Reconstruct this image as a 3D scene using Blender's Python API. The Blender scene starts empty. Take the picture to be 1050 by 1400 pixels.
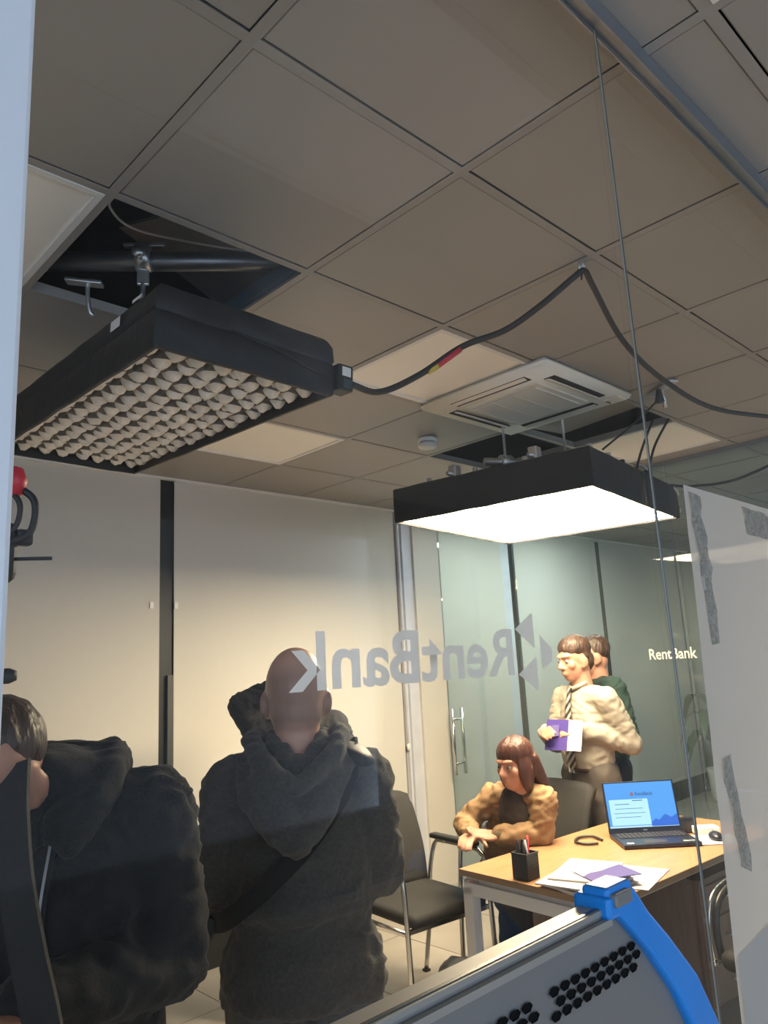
import bpy, bmesh, math, random
from mathutils import Vector, Matrix, Euler, noise
random.seed(7)
S = bpy.context.scene
C = S.collection
R = math.radians
PI = math.pi

# ------------------------------------------------------------------ camera
CAMZ = 1.60
cd = bpy.data.cameras.new('camera'); cam = bpy.data.objects.new('camera', cd); C.objects.link(cam)
cd.sensor_fit = 'VERTICAL'; cd.sensor_height = 36.0; cd.lens = 1025.34/1400*36.0
cd.clip_start = 0.02; cd.clip_end = 200
ya, pi_, ro = R(44.255), R(11.432), R(-3.035)
fwd = Vector((math.sin(ya)*math.cos(pi_), math.cos(ya)*math.cos(pi_), math.sin(pi_)))
rt = Vector((math.cos(ya), -math.sin(ya), 0)); up = rt.cross(fwd)
r2 = math.cos(ro)*rt + math.sin(ro)*up; u2 = -math.sin(ro)*rt + math.cos(ro)*up
m = Matrix((r2, u2, -fwd)).transposed().to_4x4(); m.translation = (0, 0, CAMZ)
cam.matrix_world = m
S.camera = cam

# ------------------------------------------------------------------ world: cool daylight reaching the camera side through the open shop front
w = bpy.data.worlds.new('world'); S.world = w; w.use_nodes = True
bg = w.node_tree.nodes['Background']; bg.inputs[0].default_value = (0.62, 0.77, 1.0, 1); bg.inputs[1].default_value = 0.72
S.view_settings.view_transform = 'Standard'; S.view_settings.look = 'None'
S.view_settings.gamma = 1; S.view_settings.use_curve_mapping = False
S.view_settings.exposure = 1.55
LAMP_STRENGTH = 17.0

# ------------------------------------------------------------------ materials
MATS = {}
def mat(name, col, rough=0.6, metal=0.0, var=0.06, scale=8.0, bump=0.0, bscale=60.0, emis=None, estr=0.0, alpha=1.0, spec=0.5, sheen=0.0, stretch=None):
    if name in MATS: return MATS[name]
    M = bpy.data.materials.new(name); M.use_nodes = True
    nt = M.node_tree; b = nt.nodes['Principled BSDF']
    b.inputs['Roughness'].default_value = rough; b.inputs['Metallic'].default_value = metal
    b.inputs['Specular IOR Level'].default_value = spec
    if sheen: b.inputs['Sheen Weight'].default_value = sheen
    tc = nt.nodes.new('ShaderNodeTexCoord'); mp = nt.nodes.new('ShaderNodeMapping')
    nt.links.new(tc.outputs['Object'], mp.inputs[0])
    if stretch: mp.inputs['Scale'].default_value = stretch
    n = nt.nodes.new('ShaderNodeTexNoise'); n.inputs['Scale'].default_value = scale; n.inputs['Detail'].default_value = 4
    nt.links.new(mp.outputs[0], n.inputs['Vector'])
    cr = nt.nodes.new('ShaderNodeValToRGB')
    cr.color_ramp.elements[0].color = tuple(c*(1-var) for c in col)+(1,)
    cr.color_ramp.elements[1].color = tuple(min(1, c*(1+var)) for c in col)+(1,)
    cr.color_ramp.elements[0].position = .3; cr.color_ramp.elements[1].position = .7
    nt.links.new(n.outputs['Fac'], cr.inputs[0]); nt.links.new(cr.outputs[0], b.inputs['Base Color'])
    if bump:
        n2 = nt.nodes.new('ShaderNodeTexNoise'); n2.inputs['Scale'].default_value = bscale; n2.inputs['Detail'].default_value = 3
        nt.links.new(mp.outputs[0], n2.inputs['Vector'])
        bp = nt.nodes.new('ShaderNodeBump'); bp.inputs['Strength'].default_value = bump; bp.inputs['Distance'].default_value = .01
        nt.links.new(n2.outputs['Fac'], bp.inputs['Height']); nt.links.new(bp.outputs[0], b.inputs['Normal'])
    if emis:
        b.inputs['Emission Color'].default_value = emis+(1,); b.inputs['Emission Strength'].default_value = estr
    if alpha < 1: b.inputs['Alpha'].default_value = alpha
    MATS[name] = M
    return M

def glass_mat(name, tint, refl=1.0, haze=0.0, hcol=(.8, .85, .85)):
    if name in MATS: return MATS[name]
    M = bpy.data.materials.new(name); M.use_nodes = True; nt = M.node_tree; nt.nodes.clear()
    o = nt.nodes.new('ShaderNodeOutputMaterial'); t = nt.nodes.new('ShaderNodeBsdfTransparent'); t.inputs[0].default_value = tint+(1,)
    g = nt.nodes.new('ShaderNodeBsdfGlossy'); g.inputs['Roughness'].default_value = 0.02
    fr = nt.nodes.new('ShaderNodeFresnel'); fr.inputs[0].default_value = 1.45
    ml = nt.nodes.new('ShaderNodeMath'); ml.operation = 'MULTIPLY'; ml.inputs[1].default_value = refl
    nt.links.new(fr.outputs[0], ml.inputs[0])
    mx = nt.nodes.new('ShaderNodeMixShader'); nt.links.new(ml.outputs[0], mx.inputs[0])
    nt.links.new(t.outputs[0], mx.inputs[1]); nt.links.new(g.outputs[0], mx.inputs[2])
    last = mx
    if haze:
        d = nt.nodes.new('ShaderNodeBsdfDiffuse'); d.inputs[0].default_value = hcol+(1,)
        tl = nt.nodes.new('ShaderNodeBsdfTranslucent'); tl.inputs[0].default_value = hcol+(1,)
        ad = nt.nodes.new('ShaderNodeMixShader'); ad.inputs[0].default_value = .5
        nt.links.new(d.outputs[0], ad.inputs[1]); nt.links.new(tl.outputs[0], ad.inputs[2])
        n = nt.nodes.new('ShaderNodeTexNoise'); n.inputs['Scale'].default_value = 1.3
        tc = nt.nodes.new('ShaderNodeTexCoord'); nt.links.new(tc.outputs['Object'], n.inputs['Vector'])
        mm = nt.nodes.new('ShaderNodeMath'); mm.operation = 'MULTIPLY'; mm.inputs[1].default_value = haze*2
        nt.links.new(n.outputs['Fac'], mm.inputs[0])
        m2 = nt.nodes.new('ShaderNodeMixShader'); nt.links.new(mm.outputs[0], m2.inputs[0])
        nt.links.new(mx.outputs[0], m2.inputs[1]); nt.links.new(ad.outputs[0], m2.inputs[2]); last = m2
    nt.links.new(last.outputs[0], o.inputs[0])
    MATS[name] = M
    return M

def film_mat(name, col, opacity, trans=0.5):
    """thin vinyl or paper film: diffuse + translucent, partly see-through"""
    if name in MATS: return MATS[name]
    M = bpy.data.materials.new(name); M.use_nodes = True; nt = M.node_tree; nt.nodes.clear()
    o = nt.nodes.new('ShaderNodeOutputMaterial')
    d = nt.nodes.new('ShaderNodeBsdfDiffuse'); tl = nt.nodes.new('ShaderNodeBsdfTranslucent'); tp = nt.nodes.new('ShaderNodeBsdfTransparent')
    n = nt.nodes.new('ShaderNodeTexNoise'); n.inputs['Scale'].default_value = 6
    tc = nt.nodes.new('ShaderNodeTexCoord'); nt.links.new(tc.outputs['Object'], n.inputs['Vector'])
    cr = nt.nodes.new('ShaderNodeValToRGB'); nt.links.new(n.outputs['Fac'], cr.inputs[0])
    cr.color_ramp.elements[0].color = tuple(c*.95 for c in col)+(1,); cr.color_ramp.elements[1].color = col+(1,)
    nt.links.new(cr.outputs[0], d.inputs[0]); nt.links.new(cr.outputs[0], tl.inputs[0])
    a = nt.nodes.new('ShaderNodeMixShader'); a.inputs[0].default_value = trans
    nt.links.new(d.outputs[0], a.inputs[1]); nt.links.new(tl.outputs[0], a.inputs[2])
    b = nt.nodes.new('ShaderNodeMixShader'); b.inputs[0].default_value = opacity
    nt.links.new(tp.outputs[0], b.inputs[1]); nt.links.new(a.outputs[0], b.inputs[2]); nt.links.new(b.outputs[0], o.inputs[0])
    MATS[name] = M
    return M

M_tile = mat('ceiling tile paint', (.33, .305, .275), .45, var=.03, scale=1.5, bump=.02, bscale=300)
M_bar = mat('ceiling grid paint', (.32, .295, .268), .5, var=.03)
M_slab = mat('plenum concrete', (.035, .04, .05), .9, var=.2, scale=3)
M_wall = mat('wall paint', (.62, .58, .51), .75, var=.02, scale=3)
M_blind = mat('blind fabric', (.60, .575, .52), .85, var=.015, scale=30, bump=.03, bscale=500)
M_black = mat('black frame', (.012, .014, .013), .5, var=.1)
M_floor = mat('floor tile stone', (.40, .36, .31), .45, var=.08, scale=5)
M_joint = mat('floor grout', (.22, .20, .18), .9)
M_alu = mat('satin aluminium', (.27, .29, .31), .35, .6, var=.04)
M_post = mat('white post lacquer', (.72, .74, .76), .4, var=.02)
M_chrome = mat('brushed chrome', (.72, .70, .66), .22, 1.0, var=.04)
M_silver = mat('clamp silver', (.62, .63, .64), .35, .9, var=.08)
M_fab = mat('black skirt fabric', (.016, .017, .019), .55, var=.25, scale=14, bump=.25, bscale=35)
M_fab2 = mat('black tape fabric', (.010, .011, .012), .5, var=.2)
M_grid = mat('silver grid cloth', (.80, .76, .70), .45, var=.14, scale=22, bump=.35, bscale=45)
M_white = mat('white plastic', (.78, .76, .72), .45, var=.02)
M_acw = mat('ivory plastic', (.82, .76, .66), .45, var=.02)
M_dark = mat('dark slot', (.03, .03, .03), .8)
M_grille = mat('grille grey', (.50, .49, .48), .6, var=.1, scale=200)
M_cable = mat('black rubber', (.018, .018, .018), .55, var=.1)
M_red = mat('red plastic', (.55, .03, .05), .4)
M_yel = mat('yellow tape', (.6, .45, .05), .5)
M_oak = mat('oak laminate', (.36, .19, .092), .4, var=.16, scale=5, stretch=(1.2, 14, 14))
M_oakedge = mat('oak edge band', (.27, .17, .09), .5, var=.1, scale=6)
M_wmetal = mat('white powder coat', (.66, .66, .66), .4, var=.02)
M_walnut = mat('brown laminate', (.17, .10, .065), .5, var=.15, scale=6, stretch=(10, 10, 1))
M_seat = mat('charcoal upholstery', (.022, .021, .020), .85, var=.12, scale=60, bump=.15, bscale=250)
M_pad = mat('black arm pad', (.014, .014, .014), .4)
M_paper = mat('white paper', (.55, .52, .50), .8, var=.02)
M_purple = mat('purple print', (.055, .035, .20), .45, var=.05)
M_lapt = mat('laptop shell', (.010, .012, .022), .35, var=.1)
M_key = mat('key caps', (.03, .03, .035), .5)
M_grey = mat('grey sheet metal', (.21, .205, .195), .42, .15, var=.06, scale=3)
M_cream = mat('brushed rail', (.36, .34, .30), .4, .3, var=.04)
M_blue = mat('blue plastic', (.01, .25, .75), .35, var=.05)
M_skin = mat('skin', (.44, .22, .145), .5, var=.06, scale=20)
M_glass = glass_mat('partition glass', (.985, .99, .985), .09, .006)
M_glass2 = glass_mat('end partition glass', (.93, .98, .955), .8, .04, (.72, .84, .80))
M_edge = mat('glass edge', (.10, .115, .11), .25, .2)
M_vinyl = film_mat('frosted vinyl', (.99, .94, .85), .92, .3)
M_sheet = film_mat('poster back paper', (.58, .60, .61), .93, .5)
M_tape = film_mat('tape with painted wrinkles', (.50, .51, .48), .80, .4)
for n_ in M_tape.node_tree.nodes:  # dark noise puts the shading of wrinkles into the tape colour
    if n_.type == 'TEX_NOISE': n_.inputs['Scale'].default_value = 90; n_.inputs['Detail'].default_value = 6; n_.inputs['Distortion'].default_value = 1.5
    if n_.type == 'VALTORGB': n_.color_ramp.elements[0].color = (.27, .28, .26, 1); n_.color_ramp.elements[0].position = .38; n_.color_ramp.elements[1].position = .62; n_.color_ramp.elements[1].color = (.42, .43, .41, 1)

# ------------------------------------------------------------------ helpers
def link(name, me, material=None, parent=None, smooth=False):
    o = bpy.data.objects.new(name, me); C.objects.link(o)
    if material and not me.materials: me.materials.append(material)
    if smooth:
        for p in me.polygons: p.use_smooth = True
    if parent: o.parent = parent
    return o
def tag(o, label, cat, group=None):
    o['label'] = label; o['category'] = cat
    if group: o['group'] = group
    return o
def struct(o):
    o['kind'] = 'structure'; return o
def empty(name, loc=(0, 0, 0), rz=0.0, rot=None):
    o = bpy.data.objects.new(name, None); C.objects.link(o); o.location = loc
    o.rotation_euler = rot if rot else (0, 0, rz); o.empty_display_size = .05
    return o
def thing(name, label, cat, loc=(0, 0, 0), rz=0.0, group=None, rot=None):
    return tag(empty(name, loc, rz, rot), label, cat, group)
def dup(root, label=None):
    r = root.copy(); C.objects.link(r)
    for ch in list(root.children):
        c = ch.copy(); C.objects.link(c); c.parent = r
        for g in list(ch.children):
            d = g.copy(); C.objects.link(d); d.parent = c
    if label: r['label'] = label
    return r
def pymesh(name, V, F):
    me = bpy.data.meshes.new(name); me.from_pydata([tuple(v) for v in V], [], F); me.update(); return me
def bm_mesh(name, bm):
    me = bpy.data.meshes.new(name); bm.to_mesh(me); bm.free(); return me
def bm_box(bm, c, s, M=None):
    r = bmesh.ops.create_cube(bm, size=1.0)
    T = Matrix.Translation(c) @ (M if M else Matrix.Identity(4)) @ Matrix.Diagonal((s[0], s[1], s[2], 1))
    bmesh.ops.transform(bm, matrix=T, verts=r['verts']); return r['verts']
def box(name, c, s, material, parent=None, bev=0.0, rot=None, segs=2):
    bm = bmesh.new(); bm_box(bm, (0, 0, 0), s)
    if bev: bmesh.ops.bevel(bm, geom=bm.edges[:], offset=bev, segments=segs, profile=.5, affect='EDGES')
    o = link(name, bm_mesh(name, bm), material, parent); o.location = c
    if rot: o.rotation_euler = rot
    return o
def boxes(name, L, material, parent=None):
    bm = bmesh.new()
    for it in L: bm_box(bm, it[0], it[1], it[2] if len(it) > 2 else None)
    return link(name, bm_mesh(name, bm), material, parent)
def catmull(P, n=6):
    P = [Vector(p) for p in P]
    if len(P) < 3: return P
    out = []
    Q = [P[0]*2-P[1]]+P+[P[-1]*2-P[-2]]
    for i in range(1, len(Q)-2):
        a, b, c, d = Q[i-1:i+3]
        for k in range(n):
            t = k/n
            out.append(.5*((2*b)+(c-a)*t+(2*a-5*b+4*c-d)*t*t+(3*b-a-3*c+d)*t**3))
    out.append(P[-1]); return out
def tube_geo(P, r, seg=8):
    P = [Vector(p) for p in P]; n = len(P); V = []; F = []
    rr = r if isinstance(r, (list, tuple)) else [r]*n
    if len(rr) != n: rr = [rr[min(len(rr)-1, int(i*(len(rr)-1)/(n-1)+.5))] for i in range(n)]
    t = (P[1]-P[0]).normalized(); ref = Vector((0, 0, 1)) if abs(t.z) < .9 else Vector((1, 0, 0))
    u = t.cross(ref).normalized()
    for i, p in enumerate(P):
        tt = (P[min(i+1, n-1)]-P[max(i-1, 0)]).normalized()
        u = (u - tt*u.dot(tt)).normalized(); v = tt.cross(u)
        for k in range(seg):
            a = 2*PI*k/seg; V.append(p+(u*math.cos(a)+v*math.sin(a))*rr[i])
    for i in range(n-1):
        for k in range(seg):
            F.append((i*seg+k, i*seg+(k+1) % seg, (i+1)*seg+(k+1) % seg, (i+1)*seg+k))
    F.append(tuple(reversed(range(seg)))); F.append(tuple((n-1)*seg+k for k in range(seg)))
    return V, F
def tube(name, P, r, material, parent=None, smooth=True, seg=8, n=6):
    Q = catmull(P, n) if smooth else P
    V, F = tube_geo(Q, r, seg)
    return link(name, pymesh(name, V, F), material, parent, smooth=True)
def lathe(name, prof, material, parent=None, loc=(0, 0, 0), seg=24, rot=None):
    V = []; F = []; n = len(prof)
    for (r, z) in prof:
        for k in range(seg):
            a = 2*PI*k/seg; V.append((r*math.cos(a), r*math.sin(a), z))
    for i in range(n-1):
        for k in range(seg): F.append((i*seg+k, i*seg+(k+1) % seg, (i+1)*seg+(k+1) % seg, (i+1)*seg+k))
    F.append(tuple(reversed(range(seg)))); F.append(tuple((n-1)*seg+k for k in range(seg)))
    o = link(name, pymesh(name, V, F), material, parent, smooth=True); o.location = loc
    if rot: o.rotation_euler = rot
    return o
def prism(name, pts, d, material, parent=None, loc=(0, 0, 0), rot=None, bev=0.0):
    """outline in local x,z extruded along local +y by d"""
    n = len(pts)
    V = [(x, 0, z) for x, z in pts]+[(x, d, z) for x, z in pts]
    F = [tuple(range(n)), tuple(reversed(range(n, 2*n)))]+[(i, i+n, (i+1) % n+n, (i+1) % n) for i in range(n)]
    me = pymesh(name, V, F); bm = bmesh.new(); bm.from_mesh(me); bmesh.ops.recalc_face_normals(bm, faces=bm.faces[:])
    if bev: bmesh.ops.bevel(bm, geom=bm.edges[:], offset=bev, segments=2, profile=.5, affect='EDGES')
    bm.to_mesh(me); bm.free()
    o = link(name, me, material, parent); o.location = loc
    if rot: o.rotation_euler = rot
    return o
def rounded(x0, x1, z0, z1, r, n=5):
    out = []
    for (cx, cz, a0) in ((x1-r, z0+r, -90), (x1-r, z1-r, 0), (x0+r, z1-r, 90), (x0+r, z0+r, 180)):
        for k in range(n+1):
            a = R(a0+90*k/n); out.append((cx+r*math.cos(a), cz+r*math.sin(a)))
    return out
def text_mesh(name, s, height, width=None, offset=0.0, thick=0.0004):
    """flat lettering in local x (reading direction) / z, baseline at z = 0, starting at x = 0"""
    cu = bpy.data.curves.new(name, 'FONT'); cu.body = s; cu.size = 1.0; cu.offset = offset; cu.extrude = 0.0; cu.resolution_u = 3
    ob = bpy.data.objects.new('tmp_text', cu); C.objects.link(ob)
    dg = bpy.context.evaluated_depsgraph_get(); dg.update()
    me = bpy.data.meshes.new_from_object(ob.evaluated_get(dg))
    bpy.data.objects.remove(ob); bpy.data.curves.remove(cu)
    xs = [v.co.x for v in me.vertices]; ys = [v.co.y for v in me.vertices]
    x0, x1, y0, y1 = min(xs), max(xs), min(ys), max(ys)
    sz = height/(y1-y0); sx = (width/(x1-x0)) if width else sz
    for v in me.vertices: v.co = ((v.co.x-x0)*sx, 0, (v.co.y-y0)*sz)
    me.name = name
    return me

# ---- smooth blobs: overlapping closed shapes fused into one continuous skin
def ell_geo(c, r, rot=None, nu=14, nv=10):
    V = []; F = []; c = Vector(c)
    Mx = rot if rot is not None else Matrix.Identity(3)
    for j in range(1, nv):
        ph = PI*j/nv
        for i in range(nu):
            th = 2*PI*i/nu
            V.append(c+Mx @ Vector((r[0]*math.sin(ph)*math.cos(th), r[1]*math.sin(ph)*math.sin(th), r[2]*math.cos(ph))))
    for j in range(nv-2):
        for i in range(nu): F.append((j*nu+i, (j+1)*nu+i, (j+1)*nu+(i+1) % nu, j*nu+(i+1) % nu))
    a = len(V); V.append(c+Mx @ Vector((0, 0, r[2]))); V.append(c-Mx @ Vector((0, 0, r[2])))
    for i in range(nu):
        F.append((a, i, (i+1) % nu)); F.append((a+1, (nv-2)*nu+(i+1) % nu, (nv-2)*nu+i))
    return V, F
def cap_geo(a, b, ra, rb, seg=12):
    a = Vector(a); b = Vector(b); d = (b-a); L = d.length or 1e-4; d = d/L
    P = []; rr = []
    for k in range(5):
        t = math.sin(PI/2*k/5)
        P.append(a-d*ra*math.cos(PI/2*k/5)); rr.append(max(ra*t, ra*.08))
    for t in (0, .25, .5, .75, 1): P.append(a+d*L*t); rr.append(ra+(rb-ra)*t)
    for k in range(4, -1, -1):
        P.append(b+d*rb*math.cos(PI/2*k/5)); rr.append(max(rb*math.sin(PI/2*k/5), rb*.08))
    return tube_geo(P, rr, seg)
def loft_geo(sections, seg=20):
    V = []; F = []; n = len(sections)
    for (c, ax, ay, rx, ry) in sections:
        for k in range(seg):
            a = 2*PI*k/seg; V.append(Vector(c)+ax*rx*math.cos(a)+ay*ry*math.sin(a))
    for i in range(n-1):
        for k in range(seg): F.append((i*seg+k, i*seg+(k+1) % seg, (i+1)*seg+(k+1) % seg, (i+1)*seg+k))
    F.append(tuple(reversed(range(seg)))); F.append(tuple((n-1)*seg+k for k in range(seg)))
    return V, F
def chain(P, r, out):
    for i in range(len(P)-1):
        ra = r[i] if isinstance(r, (list, tuple)) else r; rb = r[i+1] if isinstance(r, (list, tuple)) else r
        out.append(cap_geo(P[i], P[i+1], ra, rb))
def blob(name, geos, voxel, material, parent=None, smooth=6, disp=None):
    V = []; F = []
    for (v, f) in geos:
        o = len(V); V += [tuple(x) for x in v]; F += [tuple(i+o for i in ff) for ff in f]
    me = pymesh('tmp', V, F)
    bm = bmesh.new(); bm.from_mesh(me); bmesh.ops.recalc_face_normals(bm, faces=bm.faces[:]); bm.to_mesh(me); bm.free()
    ob = bpy.data.objects.new('tmp', me); C.objects.link(ob)
    md = ob.modifiers.new('r', 'REMESH'); md.mode = 'VOXEL'; md.voxel_size = voxel; md.adaptivity = 0
    if smooth:
        ms = ob.modifiers.new('s', 'SMOOTH'); ms.factor = .5; ms.iterations = smooth
    dg = bpy.context.evaluated_depsgraph_get(); dg.update()
    res = bpy.data.meshes.new_from_object(ob.evaluated_get(dg))
    bpy.data.objects.remove(ob); bpy.data.meshes.remove(me)
    res.name = name
    if disp:
        nv = [v.normal.copy() for v in res.vertices]
        for v, nn in zip(res.vertices, nv): v.co = v.co+nn*disp(v.co)
    res.update()
    return link(name, res, material, parent, smooth=True)
def folds(amp, f=14.0, seed=0.0, ax=(1, 1, 1)):
    def g(p):
        q = Vector((p.x*ax[0]+seed, p.y*ax[1], p.z*ax[2]))
        wv = noise.noise(q*5+Vector((0, 0, seed)))
        a = noise.noise(Vector((q.x*f+wv*3, q.y*f, q.z*f*1.5+wv*4)))
        a = 1-abs(a)*2.2
        return amp*a+amp*.6*noise.noise(q*30)
    return g

# ================================================================== SETTING
ZC = 2.75                 # suspended ceiling
GX, GY, G = 0.689, 0.9947, 0.6
YG = 0.545                # front glass partition
YB = 4.0                  # blind plane
XE = 4.46                 # end glass partition
XF = 9.0                  # far end wall
XL = -2.0

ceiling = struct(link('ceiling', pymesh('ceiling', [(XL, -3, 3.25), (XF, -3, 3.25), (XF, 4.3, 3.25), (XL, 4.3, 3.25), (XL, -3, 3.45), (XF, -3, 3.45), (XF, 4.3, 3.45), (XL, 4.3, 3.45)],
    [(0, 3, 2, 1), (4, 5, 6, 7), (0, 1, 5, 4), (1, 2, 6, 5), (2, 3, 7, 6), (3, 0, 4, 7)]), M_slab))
HOLES = {(0, 1), (4, 2), (4, 1), (3, 1)}
LIGHTS = {(-1, 1), (2, 1), (2, 3), (5, 1), (0, -2), (6, 3), (8, 3)}
bm = bmesh.new(); bm_box(bm, (0, 0, .008), (.5735, .5725, .016))
bmesh.ops.bevel(bm, geom=[e for e in bm.edges if all(v.co.z < .004 for v in e.verts)], offset=.003, segments=1, affect='EDGES')
tile_me = bm_mesh('ceiling_tile', bm); tile_me.materials.append(M_tile)
i0, i1, j0, j1 = -4, 13, -6, 4
def cut_tile(name, x0, x1, y0, y1):
    o = box(name, ((x0+x1)/2, (y0+y1)/2, ZC+.0095), (x1-x0, y1-y0, .016), M_tile, ceiling, .002, segs=1); return o
for i in range(i0, i1+1):
    for j in range(j0, j1+1):
        if (i, j) in HOLES or (i, j) in LIGHTS: continue
        x0, y0 = GX+G*i, GY+G*j
        if j == 4:
            cut_tile('ceiling_tile', x0+.014, x0+G-.014, y0+.014, YB+.03); continue
        o = link('ceiling_tile', tile_me, None, ceiling)
        o.location = (x0+G/2+random.uniform(.0005, .0015), y0+G/2-.0012+random.uniform(-.0005, .0005), ZC+.0012+random.uniform(0, .0015))
        o.rotation_euler = (0, 0, random.uniform(-.0015, .0015))
# runners of the grid
Lx = (i1-i0+1)*G; Ly = YB+.03-(GY+G*j0)
for i in range(i0, i1+2):
    boxes('grid_bar', [((GX+G*i, GY+G*j0+Ly/2, ZC+.001), (.024, Ly, .002)), ((GX+G*i, GY+G*j0+Ly/2, ZC+.02), (.002, Ly, .036))], M_bar, ceiling)
for j in range(j0, j1+1):
    for i in range(i0, i1+1):
        boxes('grid_bar', [((GX+G*i+G/2, GY+G*j, ZC+.001), (G-.024, .024, .002)), ((GX+G*i+G/2, GY+G*j, ZC+.02), (G-.024, .002, .036))], M_bar, ceiling)

# floor of stone tiles
floor = struct(box('floor', ((XL+XF)/2, .65, -.06), (XF-XL, 7.3, .10), M_joint))
ft = bmesh.new(); bm_box(ft, (0, 0, 0), (.594, .594, .010)); ft_me = bm_mesh('floor_tile', ft); ft_me.materials.append(M_floor)
fx = XL+.3
for i in range(18):
    for j in range(12):
        o = link('floor_tile', ft_me, None, floor); o.parent = floor
        o.location = (XL+.3+.6*i-(XL+XF)/2, -2.7+.6*j-.05-.65, .055)

# window wall y = 4 : blinds, black reveals, sills
wallw = struct(box('wall_window', ((XL+XF)/2, 4.22, 1.625), (XF-XL, .16, 3.25), M_wall))
struct(box('wall_far', (XF+.06, 1.8, 1.625), (.12, 5.0, 3.25), mat('far wall paint', (.30, .32, .33), .8)))
struct(box('wall_left', (XL-.06, 2.4, 1.625), (.12, 3.7, 3.25), M_wall))
M_back = mat('back wall paint', (.20, .20, .20), .8)
struct(boxes('wall_back', [(((XL+XF)/2, -3.06, .30), (XF-XL+.2, .12, .60)), (((XL+XF)/2, -3.06, 2.90), (XF-XL+.2, .12, .70)), ((6.5, -3.06, 1.575), (5.2, .12, 1.95)), ((1.0, -3.06, 1.575), (.12, .12, 1.95))], M_back))
struct(boxes('wall_street', [((XL-.06, -1.25, .15), (.12, 3.6, .30)), ((XL-.06, -1.25, 2.95), (.12, 3.6, .60))], M_wall))
def sill(x0, x1, n):
    o = struct(box('baseboard_window' if n == 0 else 'baseboard_far', ((x0+x1)/2, 4.07, .10), (x1-x0, .12, .20), M_black)); return o
sill(XL, 4.0, 0); sill(5.40, XF, 1)
def window(n, x0, x1):
    o = struct(box('window_%d' % n, ((x0+x1)/2, 4.125, 1.48), (x1-x0, .03, 2.54), M_black)); return o
window(1, XL, 3.99); window(2, 5.42, XF)
# wall column between the windows
col = struct(box('wall_column', (4.72, 4.06, 1.375), (1.10, .16, 2.75), M_wall))
struct(boxes('trim_1', [((4.085, 4.03, 1.375), (.17, .06, 2.75)), ((4.01, 3.99, 1.375), (.012, .03, 2.75)), ((4.05, 3.99, 1.375), (.006, .02, 2.75))], mat('reveal white', (.60, .61, .66), .5)))
struct(boxes('trim_2', [((5.34, 4.03, 1.375), (.14, .06, 2.75))], mat('reveal white', (.62, .63, .66), .5)))
struct(boxes('trim_3', [((1.0, 3.985, ZC-.006), (6.0, .03, .012)), ((7.0, 3.985, ZC-.006), (4.0, .03, .012))], M_white))

def blind(x0, x1, label, y=YB, bottom=.20, tagx=None, mt=None):
    root = thing('roller_blind', label, 'blind', ((x0+x1)/2, y, 0), group='roller blinds on the window wall')
    wd = x1-x0; nx, nz = 24, 8; V = []; F = []
    for k in (0, 1):
        for b in range(nz+1):
            for a in range(nx+1):
                V.append((-wd/2+wd*a/nx, .002*math.sin(a*.9+b*.25)+k*.0015, bottom+(ZC-.012-bottom)*b/nz))
    n = (nx+1)*(nz+1)
    for b in range(nz):
        for a in range(nx):
            q = b*(nx+1)+a; F.append((q, q+1, q+nx+2, q+nx+1)); F.append((n+q, n+q+nx+1, n+q+nx+2, n+q+1))
    link('blind_cloth', pymesh('blind_cloth', V, F), mt or M_blind, root, True)
    box('hem_bar', (0, .002, bottom+.012), (wd, .012, .028), mt or M_blind, root, .003)
    if tagx is not None:
        box('tag', (tagx-(x0+x1)/2, -.006, 1.995), (.022, .004, .036), M_white, root)
    return root
blind(-.4, 2.063, 'wide roller blind on the left with a small white tag, behind the black hoodie', tagx=2.014)
blind(2.155, 3.985, 'roller blind behind the bald man, right of the black gap', tagx=2.166)
M_blind2 = M_blind
blind(5.50, 6.90, 'roller blind seen through the glass behind the standing man in the tie', mt=M_blind2)
blind(6.98, 8.80, 'roller blind of the next room, right of its black gap', mt=M_blind2)
struct(box('trim_4', (2.109, 4.03, 1.47), (.095, .03, 2.54), M_black))
struct(boxes('trim_5', [((2.13, 4.0, .9), (.035, .02, 1.4))], mat('dark grey profile', (.06, .065, .06), .5)))
o = thing('blind_cord', 'thin cord with a small knob hanging beside the white reveal', 'cord', (3.985, 3.965, 0))
tube('cord', [(0, 0, 2.7), (0, 0, 1.8), (0, 0, 1.0)], .002, M_white, o, seg=6); lathe('knob', [(.004, .985), (.012, .992), (.012, 1.025), (.004, 1.03)], M_acw, o, seg=10)

# front glass partition with head track, joint and post
tr = struct(boxes('trim_6', [((3.0, YG-.012, ZC-.014), (8.0, .030, .028)), ((3.0, YG-.012+.013, ZC-.033), (8.0, .004, .012)), ((3.0, YG-.012-.013, ZC-.033), (8.0, .004, .012))], M_alu))
SX = 1.130
g1 = struct(box('window_3', ((.160+SX-.0015)/2, YG, ZC/2-.01), (SX-.0015-.160, .008, ZC-.05), M_glass))
g2 = struct(box('window_4', ((SX+.0015+5.0)/2, YG, ZC/2-.01), (5.0-SX-.0015, .008, ZC-.05), M_glass))
struct(boxes('trim_7', [((SX-.0016, YG-.0042, ZC/2-.01), (.0034, .0012, ZC-.05)), ], M_cream))
struct(boxes('trim_8', [((SX+.0022, YG-.0035, ZC/2-.01), (.0044, .0030, ZC-.05)), ], M_edge))
struct(box('trim_9', (.098, YG, ZC/2), (.130, .05, ZC), M_post, None, .004))
struct(box('trim_10', (3.0, YG-.0, .03), (8.0, .05, .06), M_alu))

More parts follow.
